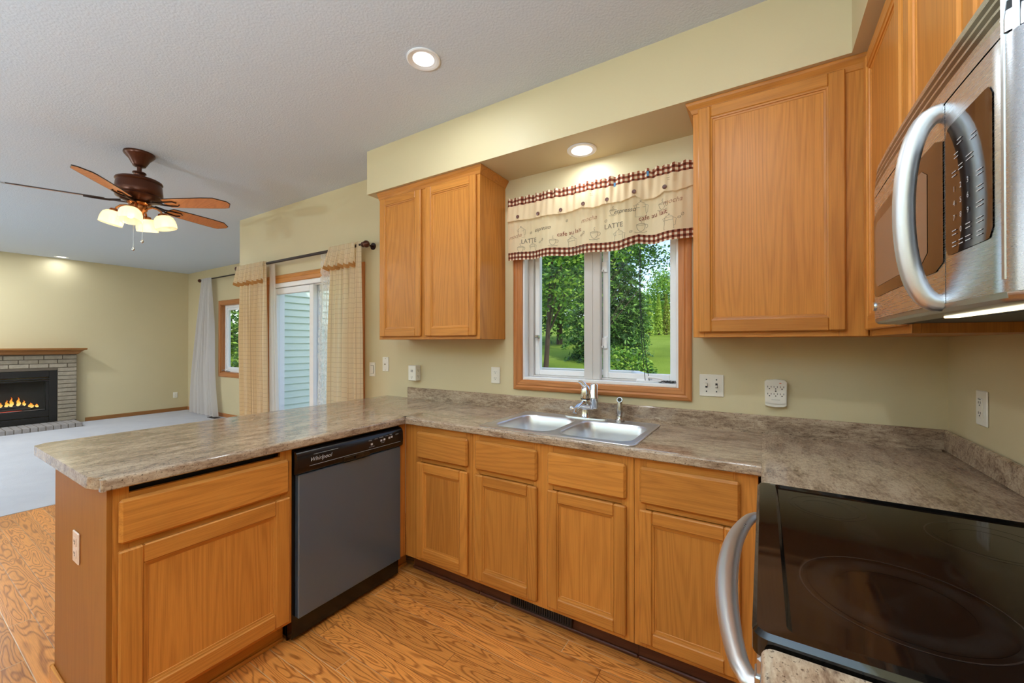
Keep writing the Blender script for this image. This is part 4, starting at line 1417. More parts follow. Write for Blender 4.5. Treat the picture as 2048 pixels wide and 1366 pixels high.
def cup(x0, z0, sc=1.0):
    fn = S(x0, z0); w_ = .0016; q = lambda L_: [(a * sc, b * sc) for a, b in L_]
    ribbon(m, q(circ(0, .018, .020, .004)), w_, fn); ribbon(m, q(circ(0, .018, .020, .034, PI, 2 * PI)), w_, fn)
    ribbon(m, q(circ(.024, .008, .008, .009, -1.8, 1.8)), w_, fn); ribbon(m, q(circ(0, -.016, .028, .006, PI, 2 * PI)), w_, fn)
    ribbon(m, q([(0, .024), (.004, .030), (-.003, .036), (.002, .044), (.006, .04)]), w_, fn)
def pot(x0, z0, sc=1.0):
    fn = S(x0, z0); w_ = .0014; q = lambda L_: [(a * sc, b * sc) for a, b in L_]
    ribbon(m, q([(-.02, .03), (.02, .03), (.026, -.03), (-.026, -.03), (-.02, .03)]), w_, fn)
    ribbon(m, q([(-.02, .03), (-.032, .026), (-.024, .01)]), w_, fn); ribbon(m, q([(.02, .028), (.036, .02), (.032, -.012), (.024, -.016)]), w_, fn)
    ribbon(m, q([(-.018, .034), (0, .042), (.018, .034)]), w_, fn); ribbon(m, q([(-.022, .016), (.022, .016)]), w_, fn); ribbon(m, q(circ(0, .046, .003, .003)), w_, fn)
def bean(x0, z0, rot=.6):
    fn = S(x0, z0); c_, s2 = math.cos(rot), math.sin(rot); T = lambda L_: [(a * c_ - b * s2, a * s2 + b * c_) for a, b in L_]
    ribbon(m, T(circ(0, 0, .008, .0055)), .0013, fn); ribbon(m, T([(-.008, 0), (-.002, .0015), (.002, -.0015), (.008, 0)]), .0012, fn)
for x0, z0, sc in ((-1.935, 1.935, 1.0), (-1.70, 1.948, .95), (-1.44, 1.955, 1.05), (-1.185, 1.965, 1.1), (-1.19, 2.160, .9), (-1.07, 2.055, .9), (-1.335, 2.070, .8), (-1.62, 2.165, .8)): cup(x0, z0, sc)
for x0, z0, sc in ((-1.59, 1.935, 1.0), (-1.30, 1.925, 1.0), (-1.035, 1.960, 1.0), (-1.185, 2.060, 1.1), (-1.93, 2.04, .9), (-1.46, 2.175, .8), (-1.04, 2.175, .8), (-1.85, 1.935, .8)): pot(x0, z0, sc)
for x0, z0, r_ in ((-1.79, 1.965, .3), (-1.77, 1.975, 1.2), (-1.52, 1.97, .5), (-1.505, 1.982, 1.3), (-1.235, 1.95, .6), (-.985, 1.985, .4), (-.97, 2.0, 1.2), (-1.62, 2.075, .9), (-1.375, 2.03, 1.0), (-1.28, 2.165, .5), (-.96, 2.17, .8), (-1.86, 2.035, .7)): bean(x0, z0, r_)
m.build('drawing', M['ink_grey'], cl, 'thin line drawings of cups and pots', recalc=False)
m = MB()
for x0, z0 in ((-1.325, 2.225), (-1.145, 2.245)):
    fn = S(x0, z0, .002); m.F([m.V(fn(a, b)) for a, b in ((-.006, -.012), (.006, -.012), (.006, .012), (-.006, .012))])
m.build('tag', M['ink_blue'], cl, 'blue stitched tag', recalc=False)
m = MB(); m.tube([(-2.045, -.036, 2.250), (-.905, -.036, 2.250)], .006, 10)
for x in (-2.045, -.905): m.tube([(x, -.036, 2.25), (x, 0, 2.25)], .0055, 8)
m.build('rod', M['white_metal'], v)

# ================================================================== sliding glass door and its curtains
d1 = thing('door_1', (-4.33, .07, 0), 'white sliding glass patio door between the checked curtains', 'door', kind='structure')
m = MB(); casing(m, DX0, DX1, 0.0, DZ1, .078, -.018, 0.0, bottom=False)
m.build('casing', [M['oak_red_z'], M['oak_x']], d1, 'oak casing')
m = MB()
m.box(DX0, DX0 + .04, .0, .14, 0, DZ1, .003); m.box(DX1 - .04, DX1, .0, .14, 0, DZ1, .003)
m.box(DX0 + .04, DX1 - .04, .0, .14, DZ1 - .045, DZ1, .003); m.box(DX0 + .04, DX1 - .04, .0, .14, 0, .04, .003)
m.box(DX0 + .04, DX1 - .04, .040, .044, DZ1 - .055, DZ1 - .045)
m.build('frame', M['vinyl'], d1)
for x0, x1, y0 in ((DX0 + .042, -4.30, .015), (-4.37, DX1 - .042, .075)):
    m = MB(); wd = .062
    m.box(x0, x0 + wd, y0, y0 + .04, .04, DZ1 - .05, .004); m.box(x1 - wd, x1, y0, y0 + .04, .04, DZ1 - .05, .004)
    m.box(x0 + wd, x1 - wd, y0, y0 + .04, .04, .04 + wd, .004); m.box(x0 + wd, x1 - wd, y0, y0 + .04, DZ1 - .05 - wd, DZ1 - .05, .004)
    so = m.build('sash', M['vinyl'], d1)
    m = MB(); m.box(x0 + wd - .004, x1 - wd + .004, y0 + .018, y0 + .022, .04 + wd - .004, DZ1 - .05 - wd + .004); m.build('pane', M['glass'], so)

rd = thing('curtain_rod', (-4.45, -.09, 2.16), 'bronze curtain rod with ball finials above the sliding glass door', 'curtain rod')
m = MB(); m.tube([(-5.50, -.09, 2.158), (-3.44, -.09, 2.158)], .0135, 14); m.build('rod', M['bronze_dark'], rd)
for x, s_ in ((-5.50, -1), (-3.44, 1)):
    m = MB()
    m.lathe([(.014, 0), (.022, .004), (.022, .012), (.012, .018), (.026, .030), (.030, .045), (.026, .060), (.014, .070), (.008, .076), (0, .078)], (x, -.09, 2.158), 16, 0, Matrix.Rotation(R(90 * s_), 3, 'Y'))
    m.build('finial', M['bronze'], rd)
for x in (-5.44, -3.415):
    m = MB(); m.tube([(x, -.09, 2.158), (x, -.002, 2.158)], .008, 10)
    m.tube([(x, -.008, 2.158), (x, 0, 2.158)], .03, 16)
    m.build('bracket', M['bronze_dark'], rd)

def curtain(name, label, x0t, x1t, x0b, x1b, ztop, zbot, y, folds, amp, mat, group=None, grow=1.0, hem=None, seed=0.0, scallop=False, bulge=None, fullness=2.0, along=None):
    o = thing(name, ((x0t + x1t) / 2, y, zbot), label, 'curtain', group)
    W = abs(x1t - x0t) * fullness
    def fn(u, w):
        ww = w ** 1.15
        a = x0t + (x0b - x0t) * ww; b = x1t + (x1b - x1t) * ww
        x = a + (b - a) * u
        if bulge: x += bulge(u, w)
        ph = u * folds * 2 * PI
        q = min(1, .25 + w * 2.2)
        yy = y + amp * q * (math.sin(ph + seed) + .35 * math.sin(ph * 2.3 + seed * 2 + w * 1.5)) + .004 * (1 - q) * math.sin(ph * 3)
        zz = ztop + (zbot - ztop) * w
        if w == 0: zz += .003 * math.sin(ph * 3)
        return (x, yy, zz)
    mb = MB(); mb.grid(fn, max(60, int(folds * 14)), 40, 0, W, ztop - zbot)
    if scallop:
        k_ = 14
        for j in range(k_):
            w0 = (j + .5) / 40 * 1.3
            p = Vector(fn(0, w0))
            n_ = 8
            cc = mb.V(p)
            arc = [mb.V(p + Vector((-.026 * math.sin(PI * t_ / n_), -.001, .032 * math.cos(PI * t_ / n_)))) for t_ in range(n_ + 1)]
            for t_ in range(n_): mb.F([cc, arc[t_], arc[t_ + 1]], 0, False, [(0, 2), (0, 2), (0, 2)])
    mb.build('cloth', mat, o, recalc=False)
    return o, fn

def ruffle(parent, x0, x1, z1, z0, y, folds, flare, seed=0.0):
    """short gathered valance sewn to the head of a curtain, tan hem on its lower edge"""
    def fn(u, w):
        x = x0 - flare * w + (x1 - x0 + 1.2 * flare * w) * u
        ph = u * folds * 2 * PI
        return (x, y - .026 - .014 * w - (.004 + .020 * w) * math.sin(ph + seed + .8 * math.sin(ph * .37)), z1 + (z0 - z1) * w + .012 * math.sin(ph * 1.0 + 1) * w)
    mb = MB(); mb.grid(fn, int(folds * 16), 14, 0, abs(x1 - x0) * 2, z1 - z0, mfn=lambda u, w: 1 if w > .86 else 0)
    mb.build('ruffle', [M['check_cloth'], M['tan_trim']], parent, 'gathered ruffle with a tan hem', recalc=False)

G2 = 'curtains at the sliding door'
o, _ = curtain('curtain', 'beige windowpane-check curtain with a ruffle at the living room end of the patio door', -5.50, -4.93, -5.42, -4.90, 2.18, .02, -.10, 6, .030, M['check_cloth'], G2, seed=.4)
ruffle(o, -5.51, -4.95, 2.18, 1.965, -.09, 6, .02)
curtain('sheer_curtain', 'narrow white sheer strip beside the ruffled curtain near the living room', -4.965, -4.86, -4.955, -4.76, 2.165, .02, -.052, 3, .010, M['sheer'], G2, seed=1.0)
o, _ = curtain('curtain', 'beige windowpane-check curtain with a ruffle beside the rocker switch', -3.88, -3.45, -3.92, -3.435, 2.185, .02, -.10, 5, .032, M['check_cloth'], G2, seed=.9)
ruffle(o, -3.86, -3.50, 2.185, 1.985, -.09, 6, .05)
curtain('sheer_curtain', 'white lace sheer with a scalloped edge in front of the patio door glass', -4.05, -3.86, -4.20, -3.90, 2.175, .02, -.052, 3.5, .011, M['lace'], G2, seed=.2, scallop=True)

# ================================================================== living room window and sheer
w2 = thing('window_2', (-8.2, YL, .8), 'white living room window with oak casing beside the long sheer curtain', 'window', kind='structure')
m = MB(); casing(m, LX0, LX1, LZ0, LZ1, .07, YL - .018, YL)
m.build('casing', [M['oak_red_z'], M['oak_red_x']], w2, 'oak casing')
m = MB()
m.box(LX0, LX0 + .014, YL, YL + .12, LZ0, LZ1); m.box(LX1 - .014, LX1, YL, YL + .12, LZ0, LZ1); m.box(LX0 + .014, LX1 - .014, YL, YL + .12, LZ0, LZ0 + .016); m.box(LX0 + .014, LX1 - .014, YL, YL + .12, LZ1 - .014, LZ1)
m.build('jamb', M['oak_red_z'], w2)
m = MB()
a, b = LX0 + .014, LX1 - .014; z0, z1 = LZ0 + .016, LZ1 - .014
m.box(a, a + .05, YL + .06, YL + .13, z0, z1, .003); m.box(b - .05, b, YL + .06, YL + .13, z0, z1, .003)
m.box(a + .05, b - .05, YL + .06, YL + .13, z0, z0 + .05, .003); m.box(a + .05, b - .05, YL + .06, YL + .13, z1 - .05, z1, .003)
m.box(-8.50, -8.40, YL + .06, YL + .13, z0 + .05, z1 - .05, .003)
fo = m.build('frame', M['vinyl'], w2)
for x0, x1 in ((a + .05, -8.50), (-8.40, b - .05)):
    m = MB(); wd = .04
    m.box(x0, x0 + wd, YL + .075, YL + .115, z0 + .05, z1 - .05, .003); m.box(x1 - wd, x1, YL + .075, YL + .115, z0 + .05, z1 - .05, .003)
    m.box(x0 + wd, x1 - wd, YL + .075, YL + .115, z0 + .05, z0 + .09, .003); m.box(x0 + wd, x1 - wd, YL + .075, YL + .115, z1 - .09, z1 - .05, .003)
    so = m.build('sash', M['vinyl'], w2)
    m = MB(); m.box(x0 + wd - .003, x1 - wd + .003, YL + .094, YL + .098, z0 + .087, z1 - .087); m.build('pane', M['glass'], so)
m = MB(); m.box(-8.98, -8.86, YL + .03, YL + .06, LZ0 + .016, LZ0 + .034, .004); m.tube([(-8.93, YL + .035, LZ0 + .04), (-8.97, YL + .01, LZ0 + .055), (-9.03, YL + .0, LZ0 + .045)], .008, 8)
m.build('crank_handle', M['nickel'], w2)
rd = thing('curtain_rod', (-8.4, 1.12, 2.53), 'dark bronze curtain rod over the living room window', 'curtain rod')
m = MB(); m.tube([(-9.70, 1.12, 2.53), (-7.0, 1.12, 2.53)], .012, 12); m.build('rod', M['bronze_dark'], rd)
m = MB(); m.ball((-9.735, 1.12, 2.53), .032); m.build('finial', M['bronze'], rd)
m = MB(); m.tube([(-9.64, 1.12, 2.53), (-9.64, YL, 2.53)], .008, 8); m.tube([(-7.1, 1.12, 2.53), (-7.1, YL, 2.53)], .008, 8); m.build('bracket', M['bronze_dark'], rd)
curtain('sheer_curtain', 'long grey-white sheer curtain pooling on the carpet at the living room window', -9.60, -9.22, -10.12, -8.98, 2.55, .02, 1.10, 7, .040, M['sheer_grey'], None, seed=.6, fullness=2.5,
        bulge=lambda u, w: .05 * math.sin(w * 7) * w)

# ================================================================== recessed ceiling lights
def recessed(x, y, z, label, watts, r=.082, lens_r=.052, deep=True, group='recessed ceiling lights', wide=True):
    o = thing('recessed_light', (x, y, z), label, 'ceiling light', group)
    mb = MB()
    mb.lathe([(r - .012, -.001), (r, -.001), (r, -.005), (r - .006, -.008), (r - .016, -.006)], (x, y, z), 40, cap=False)
    mb.build('trim_ring', M['white_metal'], o)
    mb = MB()
    if deep: mb.lathe([(r - .016, -.0065), (lens_r + .006, -.003), (lens_r, -.0022)], (x, y, z), 40, cap=False)
    else: mb.lathe([(r - .016, -.0065), (lens_r, -.0055)], (x, y, z), 40, cap=False)
    mb.build('baffle', M['white_metal'], o)
    mb = MB()
    mb.lathe([(lens_r, -.0023 if deep else -.006), (0, -.0024 if deep else -.0062)], (x, y, z), 40, cap=False)
    mb.build('lens', M['lens'], o)
    ld = bpy.data.lights.new('lamp', 'AREA'); ld.shape = 'DISK'; ld.size = lens_r * 2; ld.energy = watts
    ld.color = LAMP_RGB
    lo = bpy.data.objects.new('lamp', ld); COL.objects.link(lo); lo.parent = o; lo.location = (0, 0, -.012)
    return o
recessed(-2.043, -.822, ZC, 'round recessed downlight in the kitchen ceiling in front of the soffit', KITCHEN_W * .5)
recessed(-1.485, -.152, ZS, 'round recessed light in the soffit above the valance', SOFFIT_W, deep=False, lens_r=.058)
recessed(-10.28, -.57, ZC, 'small recessed light over the fireplace wall', LIVING_W * .05)
for x, y, wt in ((-2.15, -2.15, KITCHEN_W * .5), (-.77, -1.65, KITCHEN_W * .9), (-7.2, -3.2, LIVING_W), (-9.0, -3.4, LIVING_W * .8), (-9.45, -1.75, LIVING_W * .8)):  # kitchen pair inferred from cabinet shadows; living room three added for brightness
    recessed(x, y, ZC, 'unseen recessed downlight supplying light from out of the picture above', wt)

# fill lamps shaped as torchieres, added unseen behind the camera to brighten the ceiling
for x, y, wt in ((-3.7, -4.2, FILL_W * .92), (-1.1, -3.6, FILL_W * 1.15), (-7.2, -4.4, FILL_W * .85)):
    o = thing('fill_lamp', (x, y, 0), 'added torchiere-shaped fill lamp, unseen behind the viewpoint', 'fill lamp', 'added fill lamps')
    zf = .0045 if x < -5.63 else 0.0
    m = MB(); m.lathe([(0, zf), (.14, zf), (.14, zf + .012), (.03, zf + .03), (0, zf + .03)], (x, y, 0), 28); m.build('base', M['nickel'], o)
    m = MB(); m.lathe([(.012, zf + .03), (.012, 1.50)], (x, y, 0), 14); m.build('pole', M['nickel'], o)
    m = MB(); m.lathe([(.02, 1.49), (.06, 1.50), (.13, 1.54), (.17, 1.59), (.165, 1.59), (.125, 1.545), (.055, 1.508), (0, 1.50)], (x, y, 0), 32, cap=False); m.build('lamp_shade', M['white_metal'], o)
    m = MB(); m.ball((x, y, 1.545), .03); m.build('bulb', M['bulb'], o)
    ld = bpy.data.lights.new('lamp', 'AREA'); ld.shape = 'DISK'; ld.size = .24; ld.energy = wt; ld.color = FILL_RGB
    lo = bpy.data.objects.new('lamp', ld); COL.objects.link(lo); lo.parent = o; lo.location = (0, 0, 1.595); lo.rotation_euler = (PI, 0, 0)

# ================================================================== ceiling fan
FX, FY = -4.53, -1.20
fan = thing('ceiling_fan', (FX, FY, ZC), 'five-blade oak and bronze ceiling fan with four lit glass shades', 'ceiling fan')
m = MB(); m.lathe([(0, 0), (.088, 0), (.090, -.012), (.084, -.022), (.06, -.05), (.048, -.075), (.040, -.088), (.036, -.098), (.02, -.102), (0, -.102)], (FX, FY, ZC), 32)
m.build('canopy', M['bronze'], fan, angle=60)
m = MB(); m.lathe([(.014, -.10), (.014, -.16)], (FX, FY, ZC), 16); m.build('downrod', M['bronze'], fan)
m = MB(); m.lathe([(0, -.14), (.038, -.142), (.040, -.150), (.032, -.158), (.030, -.175), (.036, -.182), (.075, -.190), (.118, -.196), (.132, -.204), (.135, -.214), (.126, -.222), (.130, -.232), (.134, -.275), (.136, -.300), (.128, -.312), (.136, -.322), (.130, -.335), (.10, -.352), (.06, -.36), (0, -.36)], (FX, FY, ZC), 40)
m.build('motor_housing', M['bronze'], fan, angle=50)
zbl = ZC - .368
for k in range(5):
    ang = R(-40 + 72 * k)
    Mr = Matrix.Translation((FX, FY, zbl)) @ Matrix.Rotation(ang, 4, 'Z')
    Mp = Mr @ Matrix.Rotation(R(-13), 4, 'X')
    out = [(.20, -.052), (.30, -.060), (.50, -.068), (.585, -.066), (.655, -.020), (.660, .010), (.62, .060), (.585, .066), (.50, .066), (.30, .060), (.20, .052), (.185, .0)]
    mb = MB(Mp)
    mb.prism(out, lambda a, b, d_: (a, b, d_), -.003, .003, 0)
    for q in range(len(out)):
        pass
    bo = mb.build('blade', [M['blade_oak']], fan)
    mb = MB(Mp)
    n_ = len(out)
    for q in range(n_):
        a0, a1 = out[q], out[(q + 1) % n_]
        mb.tube([(a0[0], a0[1], 0), (a1[0], a1[1], 0)], .0036, 6)
    mb.build('blade_edge', M['bronze_dark'], bo)
    mb = MB(Mp)
    for sgn in (-1, 1):
        mb.tube([(.10, .006 * sgn, .004), (.16, .012 * sgn, -.006), (.21, .026 * sgn, -.008), (.265, .030 * sgn, -.008), (.285, .012 * sgn, -.008)], [.008, .007, .006, .005, .005], 8, flat=.7)
    mb.box(.06, .17, -.014, .014, -.010, .0, .003)
    mb.build('blade_iron', M['bronze_dark'], bo)
m = MB(); m.lathe([(0, -.362), (.066, -.364), (.070, -.372), (.062, -.382), (.046, -.388), (.050, -.405), (.044, -.425), (.028, -.440), (.030, -.452), (.022, -.468), (.026, -.480), (.014, -.492), (0, -.496)], (FX, FY, ZC), 28)
m.build('light_fitter', M['brass'], fan, angle=60)
for k in range(4):
    ang = R(-33 + 90 * k)
    cx, cy_ = math.cos(ang), math.sin(ang)
    mb = MB()
    P = lambda r_, h: (FX + cx * r_, FY + cy_ * r_, ZC + h)
    mb.tube([P(.04, -.408), P(.075, -.392), (P(.105, -.398)), P(.128, -.418), P(.133, -.438)], .007, 10)
    tl = Matrix.Rotation(R(14), 3, Vector((-cy_, cx, 0)))
    tlm = Matrix.Rotation(R(-14), 3, Vector((-cy_, cx, 0)))
    mb.lathe([(.012, .010), (.026, .004), (.030, -.008), (.030, -.016), (0, -.016)], P(.135, -.436), 18, 0, tlm)
    ao = mb.build('shade_arm', M['brass'], fan)
    mb = MB()
    mb.lathe([(.028, -.010), (.044, -.016), (.058, -.032), (.065, -.056), (.067, -.080), (.065, -.108), (.0625, -.108), (.0645, -.080), (.0625, -.056), (.0555, -.033), (.042, -.018), (.026, -.012)], P(.135, -.436), 28, 0, tlm, cap=False)
    mb.build('lamp_shade', M['shade'], ao)
    mb = MB(); c0 = Vector(P(.135, -.436)) + tlm @ Vector((0, 0, -.066)); mb.ball(c0, .020, 0, 14); mb.build('bulb', M['bulb'], ao)
    ld = bpy.data.lights.new('lamp', 'POINT'); ld.energy = FAN_W; ld.shadow_soft_size = .021; ld.color = FAN_RGB
    lo = bpy.data.objects.new('lamp', ld); COL.objects.link(lo); lo.parent = fan
    lo.location = Vector(P(.135, -.436)) + tlm @ Vector((0, 0, -.066)) - Vector((FX, FY, ZC))
for dx, dy, L_ in ((-.008, -.03, .245), (.022, .012, .185)):
    mb = MB(); mb.tube([(FX + dx, FY + dy, ZC - .45), (FX + dx, FY + dy, ZC - .45 - L_)], .0014, 6)
    po = mb.build('pull_chain', M['nickel'], fan)
    mb = MB(); mb.lathe([(0, 0), (.005, -.004), (.009, -.016), (.008, -.024), (0, -.030)], (FX + dx, FY + dy, ZC - .45 - L_), 12); mb.build('pull_knob', M['nickel'], po)

# ================================================================== fireplace
fp = thing('fireplace', (XL, -1.2, 0), 'whitewashed brick fireplace with a black gas insert, oak mantel and burning logs', 'fireplace')
YR, YLft = -.37, -2.03
IO0, IO1, IZ1 = -1.81, -.587, .905      # insert opening
XBk = XL + .10                          # brick face
m = MB()   # mortar bed
m.box(XL, XBk - .008, IO1, YR, .07, 1.16, 0, 1); m.box(XL, XBk - .008, YLft, IO0, .07, 1.16, 0, 1); m.box(XL, XBk - .008, IO0, IO1, IZ1, 1.16, 0, 1)
ch = .0675
z = .072; r_ = 0
while z < 1.15:
    zt = min(z + ch - .010, 1.158)
    if z < IZ1 - .02:
        m.box(XL, XBk, IO1 + .006, YR, z, zt, .004, 0); m.box(XL, XBk, YLft, IO0 - .006, z, zt, .004, 0)
    else:
        y = YR
        off = [0.0, -.10, -.05, -.15][r_ % 4]
        cuts = [YLft, IO0 - .0]
        y = YR; first = True
        while y > YLft + .01:
            L_ = .205 if not first else [.215, .105, .215, .16][r_ % 4]
            y2 = max(y - L_, YLft)
            m.box(XL, XBk + random.uniform(-.002, .002), y2 + .005, y - .005 * (not first), z, zt, .004, 0)
            y = y2; first = False
    r_ += 1; z += ch
m.build('brick_surround', [M['brick'], M['mortar']], fp)
m = MB(); y = -.39
m.box(XBk + .0, -9.945, -2.01, -.392, .004, .066, 0, 1)
while y > -2.0:
    m.box(XBk, -9.94, max(y - .078, -2.01) + .004, y - .004, .004, .070, .004, 0)
    y -= .078
m.box(XL, XBk, YLft, YR, .004, .068, 0, 1)
m.build('hearth', [M['brick_hearth'], M['mortar']], fp)
m = MB()
prof = [(XBk - .02, 1.160), (XBk + .012, 1.160), (XBk + .03, 1.172), (XBk + .05, 1.20), (XBk + .085, 1.225), (XBk + .115, 1.232), (XBk + .12, 1.240), (XBk + .12, 1.262), (XL, 1.262), (XL, 1.160)]
A = []; B = []
for x, zz in prof:
    e = max(0, x - XBk) * .85
    A.append(m.V((x, YR + e, zz))); B.append(m.V((x, YLft - e, zz)))
n_ = len(prof)
for j in range(n_): m.F([A[j], A[(j + 1) % n_], B[(j + 1) % n_], B[j]])
m.F(A); m.F(B[::-1])
m.build('mantel', M['oak_brown_y'], fp, 'oak mantel shelf')
m = MB()   # black insert front
xf = XBk - .012
m.box(xf - .03, xf + .006, -.675, IO1 - .002, .072, IZ1 - .004, .004); m.box(xf - .03, xf + .006, IO0 + .002, -1.722, .072, IZ1 - .004, .004)
m.box(xf - .03, xf + .004, -1.722, -.675, .80, IZ1 - .004, .004); m.box(xf - .03, xf + .004, -1.722, -.675, .072, .16, .004)
for zz in (.775, .745): m.box(xf - .03, xf + .002, -1.722, -.675, zz - .012, zz + .008, .003)
m.box(xf - .03, xf + .002, -1.722, -.675, .17, .27, .003)
m.box(xf - .03, xf - .004, -1.722, -1.69, .27, .73, .002); m.box(xf - .03, xf - .004, -.707, -.675, .27, .73, .002)
m.build('insert_frame', M['iron'], fp)
m = MB(); m.box(xf - .018, xf - .002, -1.69, -.72, .283, .290, .001); m.build('sill_bar', M['nickel'], fp)
m = MB()   # firebox behind the glass, open at the front
x0 = XL - .0 + .012
m.box(x0 - .01, x0, -1.69, -.707, .27, .73); m.box(x0, xf - .03, -.72, -.707, .27, .73); m.box(x0, xf - .03, -1.69, -1.677, .27, .73); m.box(x0, xf - .03, -1.69, -.707, .265, .28); m.box(x0, xf - .03, -1.69, -.707, .725, .74)
m.build('firebox', M['fire_brick'], fp)
m = MB(); m.box(xf - .024, xf - .021, -1.69, -.707, .27, .73); m.build('glass_front', M['glass'], fp)
lx = (x0 + xf - .03) / 2
for k, (ya, yb, za, zb2, rr_) in enumerate(((-1.55, -.86, .300, .310, .022), (-1.45, -.93, .335, .365, .020), (-1.30, -.84, .36, .330, .018), (-1.6, -1.15, .345, .38, .018))):
    m = MB(); m.tube([(lx - .008 + .006 * (k % 2), ya + (yb - ya) * q / 6, za + (zb2 - za) * q / 6 + .004 * math.sin(q * 2 + k)) for q in range(7)], [rr_ * (1 + .12 * math.sin(q * 3 + k)) for q in range(7)], 10)
    m.build('log', M['log'], fp)
m = MB(); m.box(lx - .01, lx + .016, -1.55, -.95, .281, .292, .003); m.build('ember_bed', M['ember'], fp)
for yc, h_, w_ in ((-1.055, .15, .022), (-1.10, .11, .020), (-.985, .145, .022), (-.93, .09, .018), (-.86, .075, .03), (-.80, .05, .02), (-1.16, .08, .02), (-1.25, .12, .022), (-1.34, .1, .02), (-1.42, .13, .022)):
    m = MB(); zb3 = .362 if yc < -.9 else .33
    m.tube([(lx + .012, yc + .006 * math.sin(q * 1.9 + yc * 9), zb3 + h_ * q / 7) for q in range(8)], [w_ * s__ for s__ in (.5, .9, 1, .85, .62, .4, .2, .04)], 10, flat=.4, upv=(0, 1, 0))
    m.build('flame', M['flame'], fp)

# floor register in the carpet
o = MB(); o.box(-9.15, -8.86, 1.02, 1.12, .004, .010, .002)
for k in range(9): o.box(-9.13 + k * .029, -9.115 + k * .029, 1.035, 1.105, .0095, .0105, 0, 1)
ob = o.build('floor_register', [M['bronze_dark'], M['black_matt']], None, loc=(-9.0, 1.07, .004)); setp(ob, 'small brown floor register in the carpet by the sheer curtain', 'vent')

# ================================================================== outdoors
C0 = Vector((-.6254, -2.2789, 1.3413))
def along(u, t):
    k = (u - 1024) / 808.31
    return C0 + Vector((-.5273 + .8497 * k, .8497 + .5273 * k, 0)) * t
def gz(y): return -.35 + .095 * y
m = MB()
def lawn(u, w):
    x = -60 + 90 * u; y = .14 + 70 * w ** 1.6
    return (x, y, gz(y) + .25 * mnoise.noise(Vector((x * .1, y * .1, 0))) * min(1, y / 8))
m.grid(lawn, 60, 60, 0)
struct(m.build('lawn', M['grass'], recalc=False))

def leaves(mb, pts, size, mis, up=.45, aspect=.55):
    for p, mi in pts:
        d_ = Vector((random.gauss(0, 1), random.gauss(0, 1), random.gauss(0, .6))).normalized()
        nrm = (Vector((random.gauss(0, 1), random.gauss(0, 1), random.gauss(0, 1))).normalized() * (1 - up) + Vector((0, 0, 1)) * up).normalized()
        b = nrm.cross(d_)
        if b.length < .05: continue
        b.normalize(); s_ = size * random.uniform(.65, 1.3)
        a = d_ * s_; b = b * (s_ * aspect)
        p = Vector(p)
        i0 = mb.V(p - a * .5); i1 = mb.V(p + b * .5); i2 = mb.V(p + a * .5); i3 = mb.V(p - b * .5)
        mb.F([i0, i1, i2, i3], mi)

def tree(name, label, pos, trunk_h, crown_c, crown_r, n, size, mats, group='garden trees', clusters=60, trunk_r=.14, hang=0.0, hollow=.55, lean=.6):
    t_ = thing(name, pos, label, 'tree', group)
    mb = MB()
    top = Vector(pos) + Vector((crown_c[0] * lean, crown_c[1] * lean, crown_c[2]))
    tp = [Vector(pos) + Vector((.05 * math.sin(q), .05 * math.cos(q * 1.3), 0)) * 1.0 + (top - Vector(pos)) * (q / 6) for q in range(7)]
    tp[0].z -= .3
    mb.tube(tp, [trunk_r * (1.25 - .13 * q) for q in range(7)], 9)
    cl = []
    for k in range(clusters):
        v_ = Vector((random.gauss(0, 1), random.gauss(0, 1), random.gauss(0, 1))).normalized()
        rr_ = random.uniform(hollow, 1.0)
        c_ = Vector(pos) + Vector(crown_c) + Vector((v_.x * crown_r[0], v_.y * crown_r[1], v_.z * crown_r[2])) * rr_
        cl.append(c_)
        if k % 3 == 0:
            st = tp[random.randint(2, 6)]
            mid = (st + c_) / 2 + Vector((0, 0, .15))
            mb.tube([st, mid, c_], [trunk_r * .25, trunk_r * .16, .004], 6, cap=False)
    mb.build('trunk', M['bark'], t_)
    pts = []
    sp = (crown_r[0] + crown_r[1] + crown_r[2]) / 3 * .24
    for k in range(n):
        c_ = random.choice(cl)
        p = c_ + Vector((random.gauss(0, sp), random.gauss(0, sp), random.gauss(0, sp * .8) - hang * random.random()))
        pts.append((p, random.choices(range(len(mats)), weights=[3, 4, 3][:len(mats)])[0]))
    mb = MB(); leaves(mb, pts, size, None)
    mb.build('foliage', [M[x] for x in mats], t_, recalc=False)
    return t_

def spruce(name, label, pos, h, r, n, size, group='garden trees'):
    t_ = thing(name, pos, label, 'tree', group)
    mb = MB(); mb.tube([(pos[0], pos[1], pos[2] - .3), (pos[0], pos[1], pos[2] + h)], [.16, .02], 8); 
    pts = []
    nb = 330
    for k in range(nb):
        q = (k + .5) / nb
        z0 = .12 + q ** 1.15 * (h - .2)
        L_ = r * (1 - z0 / h) ** .85 * random.uniform(.75, 1.1) + .05
        a = k * 2.39996
        dr_ = Vector((math.cos(a), math.sin(a), 0))
        droop = .30 * L_
        base_ = Vector((pos[0], pos[1], pos[2] + z0))
        if k % 4 == 0: mb.tube([base_, base_ + dr_ * L_ * .9 - Vector((0, 0, droop * .7))], [.02, .005], 5, cap=False)
        per = max(4, int(n / nb * (L_ / r) * 1.9))
        for j in range(per):
            s_ = random.random() ** .6
            p = base_ + dr_ * (L_ * s_) + Vector((0, 0, -droop * s_ * s_)) + Vector((-dr_.y, dr_.x, 0)) * random.gauss(0, .14 * L_ + .02) + Vector((0, 0, random.gauss(0, .05)))
            pts.append((p, 1 if s_ > .82 and random.random() < .6 else 0))
    mb.build('trunk', M['bark'], t_)
    mb = MB(); leaves(mb, pts, size, None, up=.55, aspect=.35)
    mb.build('foliage', [M['needle'], M['needle_tip']], t_, recalc=False)
    return t_

